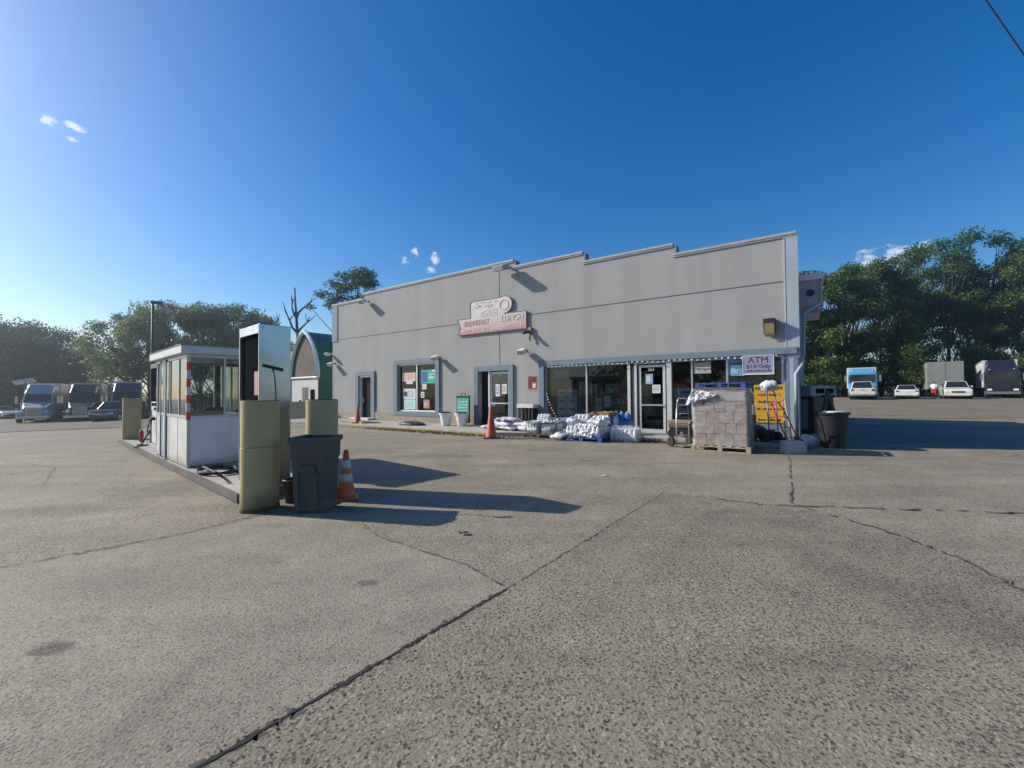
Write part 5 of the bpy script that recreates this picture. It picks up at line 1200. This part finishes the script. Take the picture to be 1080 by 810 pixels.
car('white sport utility vehicle facing out beside the standing person', 'car', at(1007, 43.5), -.70, mat('car_cream', (.66, .65, .58), .3, coat=.5), 4.8, 1.95, 'suv')
r = thing('box_trailer', 'grey green box trailer parked behind the white sport utility vehicle', 'trailer', at(997, 48.5), -.72)
MB().box(-1.5, 1.5, 0, 9, .95, 4.1).build('box_body', mat('trailer_greygreen', (.22, .24, .22), .6, var=.2, scale=2), r, bevel=.03)
for x in (-1.1, 1.1):
    for y in (6.5, 7.8): wheel(r, x, y, .5, .3)
b = MB(); b.box(-.8, -.6, .3, .4, .1, .95); b.box(.6, .8, .3, .4, .1, .95); b.build('landing_leg', dark, r)
b = MB(); b.box(-.01, .01, -.02, -.003, 1.0, 4.05); b.box(-1.45, 1.45, -.02, -.003, 1.0, 1.06); b.build('door_seam', mat('seam_dk', (.1, .1, .1)), r)
semi('black cab truck with white trailer at the far right', at(1055, 45.5), -.78, mat('truck_ink', (.02, .018, .035), .3, coat=.5, var=.05), True, 4.0, 11, 'cabover', tr_paint=mat('box_white', (.55, .58, .60)), boxh=4.05)

# person
def person(loc, rz):
    r = thing('person', 'person in white shirt and red shorts standing beside a white vehicle', 'person', loc, rz)
    V_ = [(0, 0, .95), (0, 0, 1.15), (0, 0, 1.38), (0, 0, 1.5), (0, -.02, 1.62), (0, -.02, 1.70),
          (.19, 0, 1.42), (.27, -.02, 1.16), (.27, -.16, .98), (-.19, 0, 1.42), (-.26, -.06, 1.18), (-.22, -.28, 1.1),
          (.10, 0, .88), (.12, -.02, .5), (.12, .02, .09), (.12, -.14, .04), (-.10, 0, .88), (-.13, -.04, .5), (-.13, .0, .09), (-.13, -.16, .04)]
    E2 = [(0, 1), (1, 2), (2, 3), (3, 4), (4, 5), (2, 6), (6, 7), (7, 8), (2, 9), (9, 10), (10, 11), (0, 12), (12, 13), (13, 14), (14, 15), (0, 16), (16, 17), (17, 18), (18, 19)]
    R_ = [.15, .14, .16, .06, .095, .085, .065, .045, .035, .065, .045, .035, .10, .065, .045, .035, .10, .065, .045, .035]
    me = bpy.data.meshes.new('person_body'); me.from_pydata(V_, E2, []); o = bpy.data.objects.new('body', me); COL.objects.link(o); o.parent = r
    o.modifiers.new('k', 'SKIN'); sv_ = me.skin_vertices[0].data
    for i, q in enumerate(R_): sv_[i].radius = (q, q*.8)
    sv_[0].use_root = True
    s_ = o.modifiers.new('s', 'SUBSURF'); s_.levels = s_.render_levels = 1
    me.materials.append(mat('skin', (.30, .17, .11), .6))
    MB().lathe([(.17, .98), (.19, 1.1), (.21, 1.38), (.12, 1.49)], seg=18, sx=1.08, sy=.8).build('shirt', mat('shirt_white', (.75, .75, .74), .8), r, smooth=True)
    b = MB(); b.tube([(.17, 0, 1.43), (.26, -.01, 1.2)], .08, 10); b.tube([(-.17, 0, 1.43), (-.25, -.04, 1.22)], .08, 10); b.build('sleeve', MATS['shirt_white'], r, smooth=True)
    b = MB(); b.lathe([(.18, .82), (.18, 1.0)], seg=18, sx=1.05, sy=.85); b.tube([(.10, 0, .9), (.12, -.02, .48)], .115, 12); b.tube([(-.10, 0, .9), (-.13, -.03, .48)], .115, 12); b.build('shorts', mat('shorts_red', (.5, .03, .04), .8), r, smooth=True)
    b = MB(); b.blob((0, .01, 1.69), (.10, .11, .085), 2); b.build('hair', mat('hair', (.03, .02, .015), .8), r, smooth=True)
    for s2 in (-1, 1): MB().blob((s2*.12, -.06, .045), (.05, .13, .045), 2).build('shoe', mat('shoe', (.5, .1, .08), .6), r, smooth=True)
person(at(985, 43.5), -1.2)

# ------------------------------------------------------------------ TREES
def leaf_cloud(name, clumps, n, size, m, seed, parent=None):
    rr = random.Random(seed); verts = []; faces = []
    tot = sum(c[3]**2 for c in clumps)
    for (cx, cy, cz, cr) in clumps:
        k = int(n*cr*cr/tot)
        for _ in range(k):
            while True:
                d = Vector((rr.gauss(0, 1), rr.gauss(0, 1), rr.gauss(0, 1)))
                if d.length > .01: break
            d.normalize(); q = cr*(rr.random()**.45)*rr.uniform(.8, 1.12)
            p = Vector((cx, cy, cz))+Vector((d.x*q, d.y*q, d.z*q*.72))
            nrm = (d*.6+Vector((rr.gauss(0, .6), rr.gauss(0, .6), rr.gauss(.35, .5)))).normalized()
            a = nrm.orthogonal().normalized(); a = Matrix.Rotation(rr.uniform(0, 6.28), 3, nrm) @ a; b_ = nrm.cross(a)
            s_ = size*rr.uniform(.6, 1.35); i = len(verts)
            verts += [p-a*s_*.55, p-b_*s_*.28-nrm*s_*.08, p+a*s_*.6, p+b_*s_*.3-nrm*s_*.05]
            faces.append((i, i+1, i+2, i+3))
    me = bpy.data.meshes.new(name); me.from_pydata([tuple(v) for v in verts], [], faces); me.materials.append(m)
    o = bpy.data.objects.new(name, me); COL.objects.link(o); o.parent = parent; return o
def make_tree(label, h, cw, seed, lm, n=9000, size=.3, base=.3, spread=1., group=None, name='tree', nc=34, tr=.28, loc=(0, 0, 0), shape='round'):
    rr = random.Random(seed); r = thing(name, label, 'tree', loc, 0, group)
    clumps = []
    for k in range(nc):
        zz = rr.random()**.85; z = h*(base+(1-base)*zz*.93)
        if shape == 'round': w = math.sin(PI*min(1, .12+zz*.88))**.6
        elif shape == 'top': w = .25+.75*zz if zz < .8 else 1-.5*(zz-.8)/.2
        else: w = 1-.65*zz
        a = rr.uniform(0, 2*PI); q = cw/2*w*math.sqrt(rr.random())*.95
        clumps.append((q*math.cos(a), q*math.sin(a), z, rr.uniform(.55, 1.15)*cw*.155*spread))
    b = MB(); top = h*.82; pts_ = [(0, 0, -.3)]; x = y = 0
    for k in range(1, 7): x += rr.gauss(0, .13); y += rr.gauss(0, .13); pts_.append((x, y, top*k/6))
    b.tube(pts_, tr, 9, tr*.18)
    for c in clumps:
        k = min(5, max(1, int((c[2]-h*.12)/top*6*.75))); p0 = Vector(pts_[k]); p1 = Vector(c[:3]); mid = p0.lerp(p1, .5)+Vector((0, 0, -.06*(p1-p0).length))
        b.tube([p0, mid, p1], tr*.28, 5, .03, cap=False)
    b.build('trunk', bark, r, smooth=True)
    leaf_cloud('crown', clumps, n, size, lm, seed, r)
    return r
lg_r = leafmat('leaf_right', (.034, .078, .018), (.06, .13, .026), (.15, .22, .04))
lg_y = leafmat('leaf_yellowish', (.04, .085, .017), (.075, .145, .027), (.19, .23, .05))
lg_l = leafmat('leaf_left', (.08, .13, .035), (.15, .205, .06), (.26, .30, .11))  # light greens, made paler to put the sun glare into the leaf colour
lg_d = leafmat('leaf_dark', (.035, .07, .025), (.055, .10, .036), (.09, .145, .05))
T = {}
GR = 'tall trees behind the right hand lot'
protos = [make_tree('tall dark tree nearest the store behind the light blue truck', 17.5, 9.5, 101, lg_y, 11000, .34, .12, 1.05, GR, nc=44),
          make_tree('tall broad tree behind the white sedan', 20, 11, 102, lg_r, 12000, .34, .22, .95, GR, nc=46),
          make_tree('tallest tree with open trunk gaps behind the grey trailer', 22.5, 12, 103, lg_r, 11000, .34, .38, .9, GR, nc=44, shape='top'),
          make_tree('leafy tree with yellowish sunlit crown', 18, 9, 104, lg_y, 11000, .34, .15, 1.05, GR, nc=42)]
def put(o, px, Y, rz=0, sc=1., sz=None, label=None):
    p = at(px, Y); o.location = p; o.rotation_euler = (0, 0, rz); o.scale = (sc, sc, sz or sc)
    if label: o['label'] = label
    return o
put(protos[0], 862, 60, .3, 1.15, 1.14); put(protos[1], 930, 64, 1, 1.12, 1.04); put(protos[2], 1003, 66, 2, 1.1, 1.12); put(protos[3], 893, 61, .8, 1.12, 1.08, 'leafy tree with yellowish crown between store and white sedan')
RT = [(3, 843, 58, 2.2, 1.0, .95, 'yellowish tree showing just beside the store eave'), (1, 900, 63, 4, .95, 1.0, 'dark tree standing back between the two left trees'), (0, 950, 60, 3.1, .95, 1.02, 'dense tree rising behind the grey trailer left edge'),
      (2, 1050, 58, 1.2, 1.0, .97, 'spreading tree above the black cab truck'), (1, 1085, 54, 5, 1.05, 1.0, 'broad dark tree at the right edge'), (3, 1105, 50, 4.4, 1.0, 1.0, 'yellowish tree cut by the right edge'), (0, 1022, 68, 5.3, 1.0, 1.15, 'back tree showing between tall crowns'),
      (2, 965, 70, 3.9, 1.0, 1.08, 'far back tree behind the sedan'), (1, 1130, 60, 2.9, 1.1, 1.05, 'tree just outside the right edge with reaching crown'), (3, 820, 56, 1.1, 1, .98, 'tree mostly hidden by the store')]
for (k, px, Y, rz, sc, sz, lb) in RT: put(copy_tree(protos[k]), px, Y+7, rz, sc*1.1, sz*1.12, lb)
shr = make_tree('bushy sunlit shrub in front of the right trees by the sedan', 6.2, 7, 111, lg_y, 4500, .24, .02, 1.3, 'shrubs before the right hand trees', 'shrub', 26, .1)
put(shr, 958, 55, 0, 1.1)
put(copy_tree(shr), 1092, 50, 2, .8, .85, 'shrub beside the black cab truck at the right edge'); put(copy_tree(shr), 1030, 62, 4, 1.0, 1.1, 'shrub between grey trailer and black cab truck'); put(copy_tree(shr), 982, 60, 2.2, 1.3, 1.25, 'tall shrub behind the grey box trailer left half'); put(copy_tree(shr), 1022, 61, 5.2, 1.2, 1.15, 'tall shrub behind the grey box trailer right half'); put(copy_tree(shr), 872, 58, 1, 1.0, .9, 'low shrub left of the light blue truck')
GL = 'trees behind the left hand lot'
tl = make_tree('pale green spreading tree left of the booth roof', 13.5, 12, 121, lg_l, 9500, .30, .30, .85, GL, nc=38)
put(tl, 140, 56, 0, 1.05, 1.02)
for (px, Y, rz, sc, sz, lb) in [(178, 58, 1.4, 1.05, 1.17, 'pale green tree behind the lamp post'), (212, 60, 2.6, 1.0, 1.18, 'pale green tree above the booth roof'), (247, 62, 4.1, 1.0, 1.20, 'pale green tree left of the near fuel pump'), (275, 66, 5.2, .9, 1.12, 'pale tree behind the near fuel pump top'),
      (158, 70, 3.3, 1.0, 1.1, 'back tree between lamp post and trucks'), (230, 72, .7, 1.0, 1.15, 'back tree above the booth')]:
    put(copy_tree(tl), px, Y, rz, sc, sz, lb)
td = make_tree('dark dense tree at the left edge behind the silver truck', 13.5, 12, 131, lg_d, 10000, .36, .05, 1.2, GL, nc=40)
put(td, 0, 62, 0, 1.0, 1.0)
for (px, Y, rz, sc, sz, lb) in [(32, 64, 1.3, 1.05, 1.02, 'dark dense tree behind the silver semi truck'), (62, 64, 2.7, .95, .93, 'dark dense tree above the black semi truck'), (88, 66, 4.4, .8, .74, 'lower dark tree right of the dark group'), (-35, 60, 3.5, 1.1, 1.1, 'dark tree cut by the left edge'), (15, 74, 5.2, 1.1, 1.05, 'dark tree standing back in the left group'),(108, 70, 5.2, .7, .6, 'small dark tree between the two left groups')]:
    put(copy_tree(td), px, Y, rz, sc, sz, lb)
# lone crown over the store roof
pt = make_tree('open crowned dark tree rising behind the store roof', 19.5, 12, 141, lg_d, 5500, .30, .68, .62, None, nc=36, shape='flat'); put(pt, 374, 58, 0, 1.2, .94)
# dead trees
def dead_tree(label, px, Y, h, seed, lean=0., nb=7):
    rr = random.Random(seed); r = thing('dead_tree', label, 'dead tree', at(px, Y), 0, 'bare dead trees behind the island')
    b = MB(); P_ = [(0, 0, 0)]
    for k in range(1, 9): P_.append((lean*k/8*h+rr.gauss(0, .14), rr.gauss(0, .1), h*k/8))
    b.tube(P_, .30, 8, .07)
    def limb(p, d, L_, r_, depth):
        q = [p]; 
        for k in range(4): d = (d+Vector((rr.gauss(0, .22), rr.gauss(0, .22), .12))).normalized(); q.append(q[-1]+d*L_/4)
        b.tube(q, r_, 6, r_*.35)
        if depth:
            for k in range(2): limb(q[rr.randrange(2, 4)], (d+Vector((rr.uniform(-.9, .9), rr.uniform(-.5, .5), .1))).normalized(), L_*.5, r_*.5, depth-1)
    for k in range(nb):
        i = rr.randrange(5, 8); limb(Vector(P_[i]), Vector((rr.choice((-1, 1))*rr.uniform(.35, .8), rr.uniform(-.4, .4), .8)).normalized(), h*rr.uniform(.16, .26), .14, 1)
    b.build('trunk', deadw, r, smooth=True); return r
dead_tree('tall forked dead tree beside the near fuel pump', 311, 46, 13.2, 5, .01, 4)
dead_tree('bare dead snag above the near fuel pump top', 284, 48, 10.6, 9, 0.02, 4)
dead_tree('short dead snag behind the arched building', 332, 50, 8.6, 14, .03, 3)
# undergrowth
def scrub(name, label, x0, x1, Yf, hh, n, m, seed):
    rr = random.Random(seed); cl_ = []
    for k in range(n):
        px = x0+(x1-x0)*(k+rr.random())/n; Y = Yf+rr.uniform(0, 5); p = at(px, Y); cl_.append((p[0], p[1], p[2]+rr.uniform(.3, hh*.6), rr.uniform(.8, 1.5)*hh*.5))
    o = leaf_cloud(name, cl_, n*330, .34, m, seed); return tag(o, label, 'undergrowth', kind='stuff')
scrub('undergrowth', 'dark undergrowth filling the foot of the right trees', 835, 1150, 61, 5.0, 60, lg_r, 3)
scrub('undergrowth', 'dark undergrowth filling the foot of the left trees', -60, 320, 66, 3.6, 60, lg_d, 4)
ver = draped('grass_verge', lambda x, y: True, (12, 130), (58, 90), 4, mat('verge_soil', (.05, .055, .025), .95, var=.3, scale=1), .06)

# woods across the road behind the photographer (seen only in the glass)
rr = random.Random(77); cl_ = []
for k in range(70):
    a = rad(200+140*(k+.5)/70); R_ = rr.uniform(48, 60); cl_.append((R_*math.cos(a), R_*math.sin(a), rr.uniform(1, 11), rr.uniform(3.2, 4.6)))
tag(leaf_cloud('woods', cl_, 16000, .9, lg_d, 78), 'woods across the road, mirrored in the shop glass', 'woods', kind='stuff')

# added air volume: forward scatter stands in for veiling sun glare at left
hz = bpy.data.materials.new('glare_air'); hz.use_nodes = True; n_ = hz.node_tree.nodes; n_.remove(n_['Principled BSDF'])
pv = n_.new('ShaderNodeVolumePrincipled'); pv.inputs['Color'].default_value = (.80, .91, 1, 1); pv.inputs['Density'].default_value = .0015; pv.inputs['Anisotropy'].default_value = .84
hz.node_tree.links.new(pv.outputs[0], n_['Material Output'].inputs['Volume'])
ho = MB().box(-420, 420, -330, 560, -2.6, 27).build('glare_volume', hz); ho['kind'] = 'stuff'; ho['label'] = 'added thin air volume imitating sun glare over the lots'; ho.display_type = 'WIRE'

peb = MB(); rr = random.Random(31)
for k in range(420):
    q = rr.random()
    if q < .45: p = I(rr.uniform(-1.6, 3), rr.uniform(-2.2, .9)); x, y = p.x, p.y
    elif q < .7: t_ = rr.random(); x, y = -1.256+1.21*t_+rr.gauss(0, .1), 1.754+1.52*t_+rr.gauss(0, .1)
    else: x, y = rr.uniform(-7, 9), rr.uniform(1.4, 10)
    s_ = rr.uniform(.002, .007); peb.blob((x, y, .012+s_*.4), (s_*rr.uniform(.8, 1.5), s_, s_*.6), 1, .2, k)
tag(peb.build('pebbles', mat('pebble', (.20, .185, .16), .9, var=.5, scale=3)), 'loose grit and small stones scattered over the paving', 'grit', kind='stuff')
for k, (x, y, lb) in enumerate([(1.62, 7.6, 'small white scrap of paper on the open paving'), (-.52, 4.55, 'dark crushed scrap on the paving before the slab joint'), (.98, 12.4, 'flattened pale scrap on the ground by the sacks')]):
    o = tag(crumple((-.05, -.03, .02), (.05, -.03, .02), (.05, .03, .02), (-.05, .03, .02), 4, 3, .006, k).build('paper_scrap', [white, dark, offwh][k]), lb, 'scrap'); o.location = (x, y, .004)
